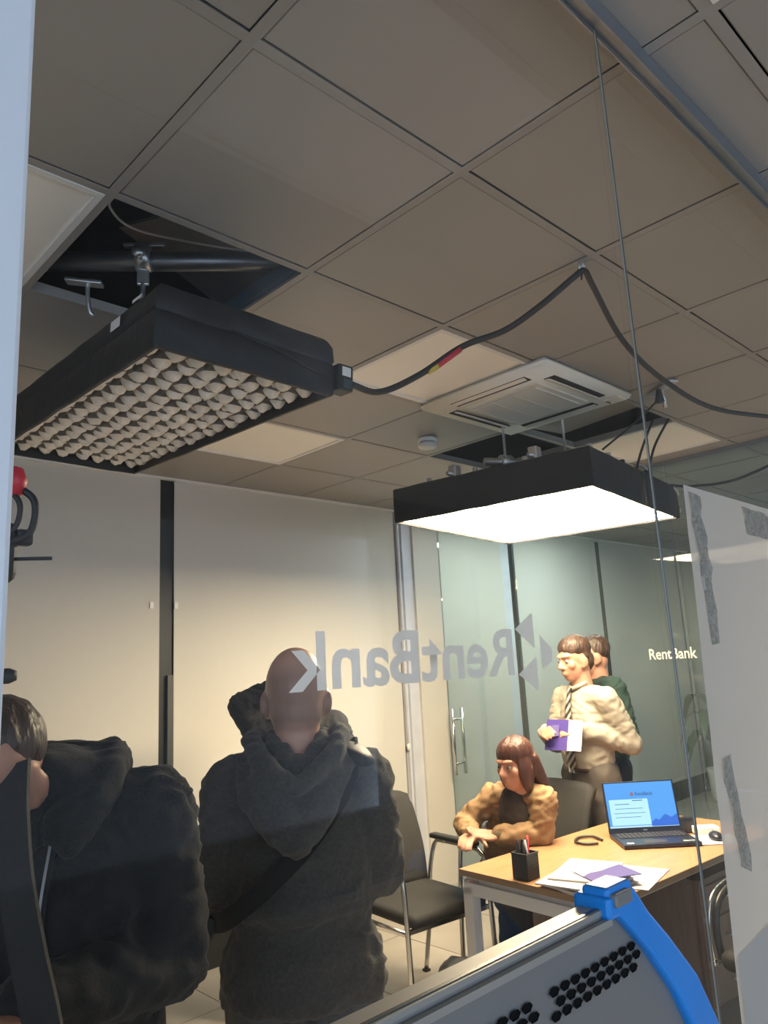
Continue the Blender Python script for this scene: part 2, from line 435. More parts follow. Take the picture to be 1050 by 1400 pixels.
# end glass partition with door
def endpane(n, y0, y1): return struct(box('window_%d' % n, (XE, (y0+y1)/2, ZC/2-.005), (.010, y1-y0-.006, ZC-.03), M_glass2))
endpane(5, 2.05, 3.255); endpane(6, YG+.02, 2.045)
struct(boxes('trim_11', [((XE, 2.26, ZC-.012), (.03, 3.42, .024))], M_alu))
door = struct(box('door_1', (XE, 3.62, 1.37), (.010, .715, 2.70), M_glass2))
hd = empty('door_handle', (0, -.02+.30, -.37)); hd.parent = door
hd2 = []
for s in (-1, 1):
    tube('pull_bar', [(s*.055, 0, -.24), (s*.055, 0, .24)], .013, M_chrome, hd, False, 10)
for z in (-.16, .16): tube('spacer', [(-.055, 0, z), (.055, 0, z)], .008, M_chrome, hd, False, 8)
struct(boxes('trim_12', [((XE, 3.985, 1.37), (.014, .008, 2.72)), ((XE, 3.258, 1.37), (.013, .004, 2.72))], M_edge))

# ================================================================== CEILING THINGS
def led(i, j, label, lit=0):
    x, y = GX+G*i+G/2, GY+G*j+G/2
    root = thing('ceiling_light', label, 'ceiling light', (x, y, ZC), group='recessed ceiling panels')
    boxes('frame', [((0, .278, .004), (.58, .018, .012)), ((0, -.278, .004), (.58, .018, .012)), ((.281, 0, .004), (.018, .54, .012)), ((-.281, 0, .004), (.018, .54, .012))], M_white, root)
    box('diffuser', (0, 0, .008), (.546, .54, .006), mat('added fill diffuser', (.9, .9, .9), .5, emis=(.88, .97, .98), estr=11.0) if lit else mat('opal diffuser', (.93, .88, .80), .35, var=.01), root)
    if lit: box('housing', (0, 0, .035), (.57, .57, .03), M_white, root)  # opaque cover added to keep the glow out of the ceiling void
led(2, 1, 'unlit square ceiling panel between the hanging cable and the air conditioner')
led(2, 3, 'unlit square ceiling panel beyond the honeycomb light, near the blinds')
led(5, 1, 'unlit square ceiling panel behind the glowing softbox, right of the raised tile')
led(0, -2, 'square ceiling panel at the top edge, on the near side of the glass')
led(-1, 1, 'unlit square ceiling panel beside the white post at the upper left')
led(6, 3, 'added lit ceiling panel brightening the next room, the one nearer the end glass', 1)  # lit panels added out of view behind the softbox to brighten the next room
led(8, 3, 'added lit ceiling panel brightening the room beyond the end glass, by the far blind', 1)

ac = thing('air_conditioner', 'ivory four-way ceiling cassette air conditioner with grey intake grille', 'air conditioner', (2.745, 1.86, ZC))
bm = bmesh.new(); bm_box(bm, (0, 0, -.015), (.69, .69, .03)); bmesh.ops.bevel(bm, geom=bm.edges[:], offset=.012, segments=3, affect='EDGES')
link('panel', bm_mesh('panel', bm), M_acw, ac, True)
box('intake_frame', (0, 0, -.033), (.40, .40, .008), M_acw, ac, .003)
gr = boxes('intake_grille', [((0, 0, -.038), (.345, .345, .003))], M_grille, ac)
boxes('grille_bars', [((-.17+.0095*k, 0, -.041), (.0025, .345, .004)) for k in range(37)]+[((0, y, -.0415), (.345, .004, .005)) for y in (-.17, -.057, .057, .17)], M_acw, gr)
for (x, y, rz) in ((0, .262, 0), (0, -.262, 0), (.262, 0, 90), (-.262, 0, 90)):
    s = box('louvre_slot', (x, y, -.0305), (.40, .052, .003), M_dark, ac, rot=(0, 0, R(rz)))
    box('louvre', (0, -.012 if (x+y) > 0 else .012, -.004), (.39, .024, .004), M_acw, s, .001, rot=(R(14), 0, 0))
box('receiver', (.285, -.285, -.033), (.075, .075, .006), M_acw, ac, .003); box('logo_badge', (.285, -.255, -.037), (.035, .007, .001), M_dark, ac)

sd = thing('smoke_detector', 'round white smoke detector on the ceiling tile', 'smoke detector', (2.832, 2.552, ZC))
lathe('base', [(.05, 0), (.052, -.004), (.052, -.018), (.049, -.020)], M_white, sd)
lathe('vents', [(.043, -.018), (.043, -.030)], mat('vent grey', (.3, .3, .3), .6), sd)
lathe('sensor_cap', [(.050, -.028), (.050, -.042), (.044, -.050), (.015, -.054), (.001, -.054)], M_white, sd)

# open hole above the near panel: scaffold pipe, clamp, hooks, wire, loose board
pipe = thing('support_pipe', 'grey steel pipe spanning the open ceiling tile', 'pipe', (0, 0, 0))
tube('pipe_wall', [(.40, 2.46, 2.86), (2.0, 1.20, 2.86)], .030, mat('galvanised pipe', (.24, .25, .27), .38, .85, var=.15), pipe, False, 18)
box('duct_board', (1.25, 2.05, 2.98), (.52, .36, .012), mat('grey board', (.20, .20, .20), .8), tag(empty('loose_tile', (0, 0, 0)), 'loose board lying in the dark ceiling void', 'board'), rot=(R(8), R(6), R(20)))
cl = thing('pipe_clamp', 'silver clamp gripping the steel pipe above the honeycomb light', 'clamp', (.965, 1.99, 2.86), R(-38))
lathe('jaw', [(.034, -.022), (.042, -.022), (.042, .022), (.034, .022)], M_silver, cl, rot=(0, R(90), 0))
box('bracket', (0, 0, -.06), (.035, .012, .06), M_silver, cl, .002); box('jaw_arm', (.03, 0, .043), (.07, .02, .014), M_silver, cl, .002); box('jaw_arm', (-.03, 0, .043), (.06, .02, .012), M_silver, cl, .002)
tube('bolt', [(0, -.06, -.02), (0, .05, -.02)], .006, M_silver, cl, False); tube('spigot', [(0, 0, -.08), (-.01, .0, -.34)], .008, M_silver, cl, False)
lathe('wing_knob', [(.004, 0), (.018, .004), (.018, .014), (.004, .018)], M_silver, cl, (.0, -.065, -.02), rot=(R(90), 0, 0))
hk = thing('beam_hook', 'small steel beam hook hanging at the left of the opening', 'hook', (.83, 2.10, 2.78))
box('plate', (0, 0, .0), (.11, .035, .012), M_silver, hk, .003, rot=(0, R(8), R(-40)))
tube('hook_rod', [(.01, 0, 0), (.012, 0, -.05), (.02, .0, -.09), (.03, 0, -.10)], .007, M_silver, hk)
tag(tube('white_wire', [(.715, 1.635, 2.78), (.74, 1.72, 2.80), (.85, 1.83, 2.84), (1.05, 1.92, 2.92), (1.30, 1.85, 2.94), (1.42, 1.74, 2.95)], .0035, mat('white wire', (.6, .58, .55), .5)), 'thin white wire looping inside the open ceiling square', 'wire')
struct(boxes('trim_13', [((1.275, 1.90, ZC+.04), (.02, .57, .045))], mat('blue steel channel', (.16, .24, .33), .35, .7)))

# ---------------- honeycomb light panel (off)
A = thing('honeycomb_light', 'unlit black fabric softbox with honeycomb grid hanging under the open ceiling square', 'light', (.748, 1.486, 2.333), rot=Euler((R(2.655), R(1.317), R(-1.239))))
W, L, H = .519, 1.242, .168
def shell(name, sec, material, parent, seg=10):
    """open-bottomed rectangular skirt from sections (inset, z)"""
    V = []; F = []
    def ring(ins, z, k):
        out = []
        for (x0, y0, x1, y1, n) in ((ins, ins, W-ins, ins, seg), (W-ins, ins, W-ins, L-ins, seg*2), (W-ins, L-ins, ins, L-ins, seg), (ins, L-ins, ins, ins, seg*2)):
            for t in range(n):
                f = t/n; x = x0+(x1-x0)*f; y = y0+(y1-y0)*f
                wob = .0035*noise.noise(Vector((x*7, y*7, z*18+k)))
                out.append((x+wob, y+wob, z+.003*noise.noise(Vector((x*9+3, y*9, z*4)))))
        return out
    for k, (ins, z) in enumerate(sec): V += ring(ins, z, 0)
    n = seg*6
    for k in range(len(sec)-1):
        for a in range(n): F.append((k*n+a, k*n+(a+1) % n, (k+1)*n+(a+1) % n, (k+1)*n+a))
    o = link(name, pymesh(name, V, F), material, parent, True); o.data.set_sharp_from_angle(angle=R(40)); return o
shell('skirt', [(.012, .0), (.004, .0), (0, .004), (-.002, .05), (-.001, .088), (.003, .094), (-.001, .10), (.002, .14), (.012, H-.008), (.02, H), (.10, H+.004), (.25, H+.005)], M_fab, A)
shell('inner_lining', [(.012, .0), (.014, .05), (.014, .10)], M_fab2, A)
box('diffuser', (W/2, L/2, .085), (W-.03, L-.03, .006), mat('diffusion cloth', (.62, .58, .52), .8, var=.05), A)
nxc, nyc = 8, 19; dep = .052
def ribbon(P, d, z0):
    V = []; F = []; n = len(P)
    for (x, y, nx, ny) in P:
        for (zz, s) in ((z0, 1), (z0+d, 1), (z0+d, -1), (z0, -1)):
            V.append((x+nx*.0008*s, y+ny*.0008*s, zz+(.006*noise.noise(Vector((x*30, y*30, 5))) if zz == z0 else 0)))
    for i in range(n-1):
        for k in range(4): F.append((i*4+k, i*4+(k+1) % 4, (i+1)*4+(k+1) % 4, (i+1)*4+k))
    return V, F
for k in range(1, nxc):
    x = W*k/nxc; P = []
    for t in range(nyc*4+1):
        y = .014+(L-.028)*t/(nyc*4); P.append((x+.008*math.sin(t*PI/4+k*PI)+.003*noise.noise(Vector((x*20, y*20, 1))), y, 1, 0))
    V, F = ribbon(P, dep-.016, .030); link('grid_strip', pymesh('grid_strip', V, F), mat('grid webbing', (.16, .15, .14), .7), A, True)
for k in range(1, nyc):
    y = L*k/nyc; P = []
    for t in range(nxc*4+1):
        x = .014+(W-.028)*t/(nxc*4); P.append((x, y+.008*math.sin(t*PI/4+k*PI)+.003*noise.noise(Vector((x*20, y*20, 7))), 0, 1))
    V, F = ribbon(P, dep-.016, .030); link('grid_strip', pymesh('grid_strip', V, F), mat('grid webbing', (.16, .15, .14), .7), A, True)
# puckered cloth pockets closing the grid cells
for a in range(nxc):
    for b in range(nyc):
        if a in (0,) and b % 2: pass
        cx, cy = W*(a+.5)/nxc, L*(b+.5)/nyc; hx, hy = W/nxc*.495, L/nyc*.485
        V = []; F = []; n = 4
        for s in range(n+1):
            for t in range(n+1):
                u, v = s/n*2-1, t/n*2-1
                z = .058-.044*(1-abs(u)**2.5)*(1-v*v)+.014*v+.008*u*(1 if (a+b) % 2 else -1)+.007*noise.noise(Vector((cx*40+u*1.6, cy*40+v*1.6, 2)))
                V.append((cx+u*hx, cy+v*hy, z))
        for s in range(n):
            for t in range(n): F.append((s*(n+1)+t, s*(n+1)+t+1, (s+1)*(n+1)+t+1, (s+1)*(n+1)+t))
        link('grid_pocket', pymesh('grid_pocket', V, F), M_grid, A, True)
box('sticker', (-.004, .22, .125), (.001, .055, .026), M_white, A)
box('sticker', (-.003, .10, .150), (.001, .05, .008), M_white, A)
pb = box('plug_box', (W+.028, .005, .055), (.052, .055, .075), M_fab2, A, .006)
box('sticker', (.0, -.0285, .016), (.030, .001, .026), M_white, pb); box('sticker', (.004, -.0285, -.018), (.028, .001, .026), mat('label print', (.03, .06, .06), .5), pb)
tube('strap', [(.2, .0, .098), (.33, -.004, .080), (.45, -.004, .055), (.5, -.003, .05)], .004, M_fab2, A)

# ---------------- glowing softbox
W, L, H = 1.121, 1.001, .168
Bx = thing('glowing_softbox', 'glowing square softbox in black skirt hanging over the desk', 'light', (2.648, 1.508, 2.257), R(8.342))
shell('skirt', [(.012, .0), (.003, .0), (0, .003), (-.001, .08), (.0, H-.006), (.006, H), (.10, H+.004), (.4, H+.006)], M_fab, Bx)
box('diffuser', (W/2, L/2, .012), (W-.024, L-.024, .004), mat('glowing diffuser', (.9, .9, .88), .6, emis=(1.0, .81, .545), estr=LAMP_STRENGTH), Bx)
box('back_tray', (W*.55, L*.5, H+.03), (.62, .56, .05), M_fab, Bx, .012)
tube('rail', [(.06, .30, H+.035), (1.05, .30, H+.035)], .012, M_silver, Bx, False); tube('rail', [(.06, .72, H+.035), (1.05, .72, H+.035)], .012, M_silver, Bx, False)
for (x, y) in ((.12, .30), (.42, .30), (.12, .72), (.62, .72)):
    box('rail_clamp', (x, y, H+.05), (.05, .045, .06), M_silver, Bx, .006)
for (x, y) in ((.05, .02), (.25, .02), (.42, .02), (.72, .02), (.02, .3), (.02, .55), (.02, .8)):
    box('clip', (x, y, H+.008), (.022, .018, .022), M_silver if x < .4 else M_fab2, Bx, .003)
tube('cable', [(.62, .03, H), (.60, .0, H+.06), (.66, -.01, H+.14), (.947, .02, .50)], .006, M_cable, Bx); tube('cable', [(.78, .03, H), (.74, .0, H+.05), (.80, -.02, H+.16), (.987, -.049, .50)], .006, M_cable, Bx)
tube('tie_bar', [(.62, .03, H+.03), (.72, .03, H+.045), (.82, .03, H+.03)], .006, M_silver, Bx)
pl = lathe('plug', [(.004, 0), (.022, .004), (.024, .03), (.012, .05), (.006, .055)], M_cable, Bx, (1.12, .03, H-.01), rot=(0, R(70), 0))
tube('hook', [(1.08, .0, H-.01), (1.11, -.005, H-.03), (1.14, .0, H-.04), (1.16, .01, H-.03)], .006, M_silver, Bx)
tube('tab', [(1.119, -.006, .06), (1.119, -.006, .03)], .006, M_silver, Bx, False); 
# rig over the softbox
hp = thing('hanging_pipe', 'short steel pipe with silver clamps on the glowing softbox', 'pipe', (0, 0, 0))
tube('pipe_wall', [(2.80, 2.16, 2.53), (3.40, 1.86, 2.53)], .020, mat('steel rod', (.45, .45, .45), .35, .9), hp, False, 14)
for (x, y) in ((2.90, 2.11), (3.20, 1.96)):
    c_ = lathe('coupler', [(.023, -.03), (.034, -.03), (.034, .03), (.023, .03)], M_silver, hp, (x, y, 2.53), rot=(0, R(90), R(-26)))
    tube('hanger_rod', [(x, y, 2.55), (x, y, 3.24)], .006, M_silver, hp, False); tube('wing_bolt', [(x-.05, y-.03, 2.55), (x+.01, y, 2.54)], .007, M_silver, hp, False)
    box('stem', (x, y, 2.48), (.03, .03, .07), M_silver, hp, .004)
rt_ = tag(box('raised_tile', (3.35, 1.93, ZC+.085), (.58, .58, .014), M_tile, None, .003, rot=(R(-4), R(-5), R(2))), 'ceiling tile pushed up and askew above the glowing softbox', 'ceiling tile')
# ceiling hooks carrying cables
k1 = thing('cable_hook', 'small hook at the ceiling grid holding up the black cable', 'hook', (1.895, 1.04, ZC))
tube('ring', [(math.cos(a)*.016, 0, -.016+math.sin(a)*.016) for a in [2*PI*k/12 for k in range(13)]], .004, M_silver, k1, False, 6)
tube('tie_tail', [(0, 0, -.03), (-.01, 0, -.06)], .0025, M_cable, k1, False, 6); tube('stud', [(0, 0, 0), (0, 0, -.02)], .004, M_silver, k1, False, 6)
k2 = thing('beam_clamp', 'flat steel clamp on the ceiling grid with cable tied below', 'clamp', (3.13, 1.395, ZC))
box('plate', (0, 0, -.012), (.20, .045, .012), M_silver, k2, .003, rot=(0, 0, R(55)))
tube('stem', [(0, 0, -.01), (.01, 0, -.10)], .010, M_silver, k2, False); lathe('cone', [(.022, 0), (.008, .06)], M_cable, k2, (-.015, .012, -.075))
tube('cord', [(-.015, .012, -.06), (-.17, .07, -.19), (-.35, .13, -.32)], .0045, M_cable, k2)

tag(tube('power_cable', [(1.315, 1.462, 2.365), (1.42, 1.45, 2.36), (1.55, 1.41, 2.43), (1.66, 1.33, 2.52), (1.745, 1.23, 2.56), (1.80, 1.13, 2.62), (1.87, 1.055, 2.70), (1.90, 1.035, 2.722), (1.97, 1.05, 2.70), (2.22, 1.10, 2.61), (2.55, 1.13, 2.56), (2.95, 1.12, 2.53), (3.5, 1.06, 2.58), (4.3, .95, 2.66)], .0095, M_cable, n=8), 'thick black cable swagging under the ceiling from the honeycomb light to the right', 'cable')
tag(tube('cable_tape', [(1.575, 1.40, 2.443), (1.60, 1.382, 2.462)], .0108, M_yel, smooth=False), 'yellow tape band wrapped around the hanging cable', 'tape')
tag(tube('cable_tape', [(1.60, 1.382, 2.462), (1.655, 1.335, 2.513)], .0105, M_red, smooth=False), 'red tape band wrapped around the hanging cable', 'tape')
tag(tube('feed_cable', [(3.79, 1.70, 2.44), (3.86, 1.62, 2.43), (4.0, 1.45, 2.45), (4.25, 1.2, 2.58), (4.5, .9, 2.70)], .007, M_cable), 'black cable running right from the corner of the glowing softbox', 'cable')

# ================================================================== VINYL, POSTERS
T1 = [(.7839, 1.6526), (.7463, 1.6327), (.7845, 1.6087)]; T2 = [(.786, 1.5999), (.7468, 1.5793), (.7849, 1.5567)]; T3 = [(.7957, 1.6261), (.8218, 1.6068), (.8186, 1.593), (.7963, 1.5827)]
lg = thing('glass_logo', 'large pale mirrored lettering with triangle emblem on the front glass', 'logo', (0, YG+.0062, 0))
me = text_mesh('lettering', 'RentBank', .0545, .331, .022)
o = link('lettering', me, M_vinyl, lg); o.location = (.739, 0, 1.5785); o.scale = (-1, 1, 1)
for T in (T1, T2, T3):
    link('emblem_triangle', pymesh('emblem_triangle', [(x, 0, z) for x, z in T], [tuple(range(len(T)))]), M_vinyl, lg)
lg2 = thing('glass_logo', 'small white lettering on the end glass behind the desk', 'logo', (XE-.0065, 0, 0))
me = text_mesh('lettering', 'RentBank', .066, .30, .018)
o = link('lettering', me, film_mat('white vinyl', (.85, .85, .82), .85), lg2); o.location = (0, 2.287, 1.538); o.rotation_euler = (0, 0, R(-90))

def sheet(name, label, cat, pts, y, material, amp=.0015, group=None):
    """crumpled thin sheet on the glass: grid inside a quad given as 4 (x,z) corners"""
    n = 14; V = []; F = []
    for s in range(n+1):
        for t in range(n+1):
            u, v = s/n, t/n
            a = Vector(pts[0]).lerp(Vector(pts[1]), u); b = Vector(pts[3]).lerp(Vector(pts[2]), u); p = a.lerp(b, v)
            V.append((p.x+amp*1.5*noise.noise(Vector((p.x*60, p.y*60, 9))), y+amp*noise.noise(Vector((p.x*25, p.y*25, 3))), p.y))
    for s in range(n):
        for t in range(n): F.append((s*(n+1)+t, (s+1)*(n+1)+t, (s+1)*(n+1)+t+1, s*(n+1)+t+1))
    o = link(name, pymesh(name, V, F), material, None, True)
    return tag(o, label, cat, group)
sheet('poster', 'large pale poster taped to the front glass, seen from its back', 'poster', [(1.235, 1.872), (2.1, 1.868), (2.1, .75), (1.172, .75)], YG-.0085, M_sheet, .001)
sheet('poster', 'second pale sheet overlapping the foot of the large poster', 'poster', [(1.20, 1.150), (1.42, 1.175), (2.0, .74), (1.18, .74)], YG-.0115, M_sheet, .0008)
def tapestrip(label, pts): sheet('tape_strip', label, 'tape', pts, YG-.0112, M_tape, .005, 'tape on the poster')
tapestrip('crumpled tape down the upper left edge of the poster', [(1.246, 1.862), (1.296, 1.858), (1.288, 1.605), (1.262, 1.602)])
tapestrip('crumpled tape patch along the top edge of the poster', [(1.478, 1.860), (1.72, 1.855), (1.72, 1.800), (1.486, 1.806)])
tapestrip('crumpled tape down the lower left edge of the poster', [(1.236, 1.425), (1.268, 1.430), (1.298, 1.245), (1.255, 1.262)])

# ================================================================== GREY HOUSING BEFORE THE GLASS
hs = thing('vented_housing', 'grey vented metal housing with bright blue end trim, before the glass', 'housing', (0, .425, 0))
out = [(-.20, .95), (.86, .95), (.835, 1.20), (.80, 1.262), (.752, 1.312), (.70, 1.350), (.68, 1.356), (-.20, 1.356)]
# front panel is solid; near-black hexagon cells paint the shade inside the vent holes
prism('casing', out, .022, M_grey, hs, bev=.002)
boxes('top_rail', [((.24, .011, 1.3585), (.88, .024, .005)), ((.24, -.004, 1.350), (.88, .006, .006))], M_cream, hs)
boxes('top_rail_groove', [((.24, .004, 1.3612), (.88, .004, .001))], M_edge, hs)
band = [(.672, 1.352), (.672, 1.372), (.722, 1.372), (.745, 1.345), (.782, 1.312), (.832, 1.262), (.868, 1.205), (.905, 1.12), (.93, .95), (.875, .95), (.858, 1.12), (.822, 1.20), (.785, 1.258), (.742, 1.306), (.705, 1.340), (.69, 1.352)]
prism('end_trim', band, .040, M_blue, hs, (0, -.010, 0), bev=.004)
box('end_clip', (.700, .008, 1.372), (.046, .030, .014), M_blue, hs, .004); box('latch', (.695, -.006, 1.368), (.03, .016, .012), M_grey, hs, .002)
hexm = pymesh('vent_hole', [(math.cos(R(60*k))*.0075, 0, math.sin(R(60*k))*.0042) for k in range(6)]+[(math.cos(R(60*k))*.0066, .0012, math.sin(R(60*k))*.0034) for k in range(6)], [tuple(range(6, 12))]+[(k, (k+1) % 6, (k+1) % 6+6, k+6) for k in range(6)])
hexm.materials.append(mat('vent shadow', (.008, .008, .008), 1.0, spec=.1))
for (x0, z0, nn) in ((.585, 1.318, 9), (.43, 1.318, 8), (.27, 1.318, 8)):
    for row in range(3):
        for kk in range(nn):
            h = link('vent_hole', hexm, None, hs); h.location = (x0+kk*.0165+(row % 2)*.00825, -.0025, z0-.0095*row)
for x in (.0, .6): box('stand_leg', (x, .011, .485), (.04, .022, .97), M_grey, hs); box('stand_foot', (x, .011, .012), (.06, .12, .024), M_grey, hs, .004)

# equipment stand half hidden behind the post at the left
st = thing('equipment_stand', 'black stand with red knob and cable loop behind the white post', 'stand', (.295, 1.10, 0))
tube('pole', [(0, 0, .02), (0, 0, 2.05)], .012, M_cable, st, False)
box('clamp_body', (.025, -.01, 1.775), (.05, .05, .085), M_cable, st, .014, segs=3)
lathe('red_knob', [(.003, -.022), (.016, -.018), (.022, 0), (.016, .018), (.003, .022)], M_red, st, (.035, -.03, 1.872))
tube('cable_loop', [(.035, -.03, 1.87), (.062, -.045, 1.845), (.058, -.045, 1.80), (.03, -.03, 1.785)], .005, M_cable, st); tube('cable_loop', [(.03, -.03, 1.865), (.045, -.04, 1.84), (.042, -.04, 1.81), (.025, -.03, 1.79)], .004, M_cable, st)
box('lever', (.055, -.03, 1.795), (.022, .018, .022), M_cable, st, .004); tube('pin', [(.045, -.03, 1.765), (.085, -.055, 1.765)], .0025, M_cable, st, False)
lathe('small_knob', [(.003, -.01), (.01, -.006), (.01, .006), (.003, .01)], M_cable, st, (.028, -.02, 1.72)); lathe('small_knob', [(.003, -.01), (.012, -.006), (.012, .006), (.003, .01)], M_cable, st, (.042, -.03, 1.61)); lathe('red_knob', [(.003, -.01), (.010, -.006), (.010, .006), (.003, .01)], M_red, st, (.03, -.02, 1.588))
for a in (30, 150, 270): tube('leg', [(0, 0, .35), (.30*math.cos(R(a)), .30*math.sin(R(a)), .01)], .009, M_cable, st, False)

# ================================================================== DESK AND ITS THINGS
TR = R(-3.2); TZ = .74
desk = thing('office_desk', 'oak-topped office desk with white metal legs', 'desk', (2.50, 1.545, 0), TR)
TL, TW = 1.45, .725
box('desk_top', (TL/2, TW/2, TZ-.0135), (TL, TW, .025), M_oak, desk, .0015, segs=1)
boxes('edge_band', [((-.0008, TW/2, TZ-.0135), (.0016, TW, .024)), ((TL/2, -.0008, TZ-.0135), (TL, .0016, .024)), ((TL/2, TW+.0008, TZ-.0135), (TL, .0016, .024)), ((TL+.0008, TW/2, TZ-.0135), (.0016, TW, .024))], M_oakedge, desk)
for x in (.035, TL-.035):
    for y in (.03, TW-.03): box('leg', (x, y, .335), (.05, .05, .67), M_wmetal, desk, .003)
    box('leg_rail', (x, TW/2, .665), (.05, TW-.02, .05), M_wmetal, desk, .003)
boxes('long_rail', [((TL/2, .10, .685), (TL-.12, .04, .03)), ((TL/2, TW-.10, .685), (TL-.12, .04, .03))], M_wmetal, desk)
boxes('spacer', [((.035, TW/2, .702), (.03, TW-.18, .024))], mat('grey spacer', (.45, .46, .48), .5), desk)
box('modesty_panel', (TL/2+.05, TW-.22, .46), (TL-.30, .018, .46), M_walnut, desk)
pd_ = thing('drawer_unit', 'brown drawer pedestal on castors under the desk', 'cabinet', (3.655, 1.905, 0), TR)
M_ped = mat('taupe laminate', (.20, .145, .11), .5, var=.12, scale=6, stretch=(10, 10, 1))
box('body', (0, 0, .32), (.42, .52, .50), M_ped, pd_, .003); box('top', (0, 0, .58), (.43, .53, .022), M_ped, pd_, .002)
for k, z in enumerate((.16, .34, .50)):
    d = box('drawer', (0, -.262, z), (.41, .016, .155 if k < 2 else .12), M_ped, pd_, .002); tube('handle', [(-.05, -.01, .0), (-.045, -.03, 0), (.045, -.03, 0), (.05, -.01, 0)], .005, M_silver, d)
for x in (-.17, .17):
    for y in (-.2, .2): lathe('castor', [(.004, -.012), (.03, -.012), (.03, .012), (.004, .012)], M_cable, pd_, (x, y, .03), rot=(0, R(90), 0))
dl = thing('desk_cable', 'thin black cable looping under the desk edge at right', 'cable', (0, 0, 0))
tube('cable_run', [(3.62, 1.60, .71), (3.60, 1.58, .60), (3.66, 1.57, .55), (3.70, 1.58, .65), (3.72, 1.60, .71)], .004, M_cable, dl)

# laptop
f2 = Vector((-.70, -.714)); la = math.atan2(-f2.x, f2.y)      # screen faces the camera side
lap = thing('laptop', 'open black laptop with blue screen on the desk', 'laptop', (3.47, 1.905, TZ), math.atan2(.714, -.70)+R(0))
lap.rotation_euler = (0, 0, math.atan2(f2.y, f2.x)+PI/2)      # local -y faces the user
LW, LD = .345, .235
box('base', (0, -LD/2, .010), (LW, LD, .018), M_lapt, lap, .004)
keys = [((-LW/2+.028+.0205*c, -.03-.0185*r_, .0205), (.0165, .0150, .003)) for r_ in range(5) for c in range(15)]
boxes('keyboard', keys, M_key, lap); box('touchpad', (-.02, -.185, .0195), (.10, .062, .001), M_key, lap)
box('sticker', (-.135, -.205, .0196), (.03, .018, .0006), M_white, lap); box('sticker', (.125, -.205, .0196), (.05, .008, .0006), M_acw, lap)
sc = empty('lid', (0, 0, .016)); sc.parent = lap; sc.rotation_euler = (R(-14), 0, 0)
box('lid_shell', (0, .004, .115), (LW, .007, .232), M_lapt, sc, .003)
def em(name, c, s): return mat(name, (.012, .012, .015), .35, emis=c, estr=s*2.0)
box('display', (0, -.0004, .124), (LW-.018, .0008, .200), em('screen sky', (.07, .36, .90), .2), sc)
box('window_card', (-.058, -.0012, .092), (.185, .0006, .115), em('screen card', (.45, .78, .95), .22), sc)
boxes('card_lines', [((-.09, -.0018, .128), (.07, .0004, .003)), ((-.06, -.0018, .108), (.13, .0004, .0022)), ((-.06, -.0018, .088), (.15, .0004, .0022)), ((-.07, -.0018, .070), (.12, .0004, .0022)), ((-.015, -.0018, .143), (.05, .0004, .004))], em('screen text', (.12, .30, .50), .1), sc)
o = link('screen_hills', pymesh('screen_hills', [(.035, -.0016, .026), (.163, -.0016, .026), (.163, -.0016, .078), (.135, -.0016, .062), (.105, -.0016, .078), (.075, -.0016, .052), (.058, -.0016, .060), (.035, -.0016, .043)], [(0, 1, 2, 3, 4, 5, 6, 7)]), em('screen hill blue', (.01, .14, .68), .2), sc)
me = text_mesh('screen_title', 'RentBank', .017, .085, .01); o = link('screen_title', me, em('screen title blue', (.05, .14, .45), .1), sc); o.location = (-.02, -.0014, .164)
o = link('screen_emblem', pymesh('screen_emblem', [(-.045, -.0014, .165), (-.028, -.0014, .165), (-.032, -.0014, .181), (-.043, -.0014, .178)], [(0, 1, 2, 3)]), em('screen emblem', (.55, .18, .30), .12), sc)
box('task_bar', (0, -.0012, .0275), (LW-.018, .0006, .007), em('screen bar', (.55, .80, .95), .2), sc)
me = text_mesh('maker_mark', 'acer', .006, .02, 0); o = link('maker_mark', me, M_silver, sc); o.location = (-.01, -.0015, .009)
tag(tube('charger_cable', [(3.27, 2.02, .746), (3.30, 2.09, .748), (3.25, 2.13, .748), (3.17, 2.10, .748), (3.16, 2.04, .747), (3.20, 2.00, .747)], .006, M_cable), 'black charging cable coiled beside the laptop', 'cable')

pc = thing('pen_holder', 'black mesh pen holder with pens on the desk corner', 'pen holder', (2.585, 1.955, TZ), R(-3))
boxes('mesh_cup', [((0, -.036, .048), (.075, .003, .096)), ((0, .036, .048), (.075, .003, .096)), ((-.036, 0, .048), (.003, .075, .096)), ((.036, 0, .048), (.003, .075, .096)), ((0, 0, .002), (.075, .075, .004))]+[((-.03+.01*k, -.038, .048), (.002, .002, .09)) for k in range(7)]+[((0, -.038, .01+.01*k), (.07, .002, .002)) for k in range(9)], mat('mesh metal', (.05, .052, .055), .4, .6), pc)
boxes('rim', [((0, -.037, .096), (.078, .005, .005)), ((0, .037, .096), (.078, .005, .005)), ((-.037, 0, .096), (.005, .078, .005)), ((.037, 0, .096), (.005, .078, .005))], M_cable, pc)
for k, (x, y, m_, t) in enumerate(((-.02, -.01, M_cable, .2), (.0, .015, M_lapt, -.1), (.022, .0, M_red, .15), (-.01, .02, M_cable, .0), (.01, -.02, mat('pale pen', (.5, .5, .52), .4), -.15))):
    tube('pen', [(x, y, .01), (x+t*.1, y+.01, .135+.008*(k % 3))], .0045, m_, pc, False, 6)
box('ruler_block', (.012, .012, .09), (.035, .012, .10), M_lapt, pc, .002, rot=(0, R(10), 0))

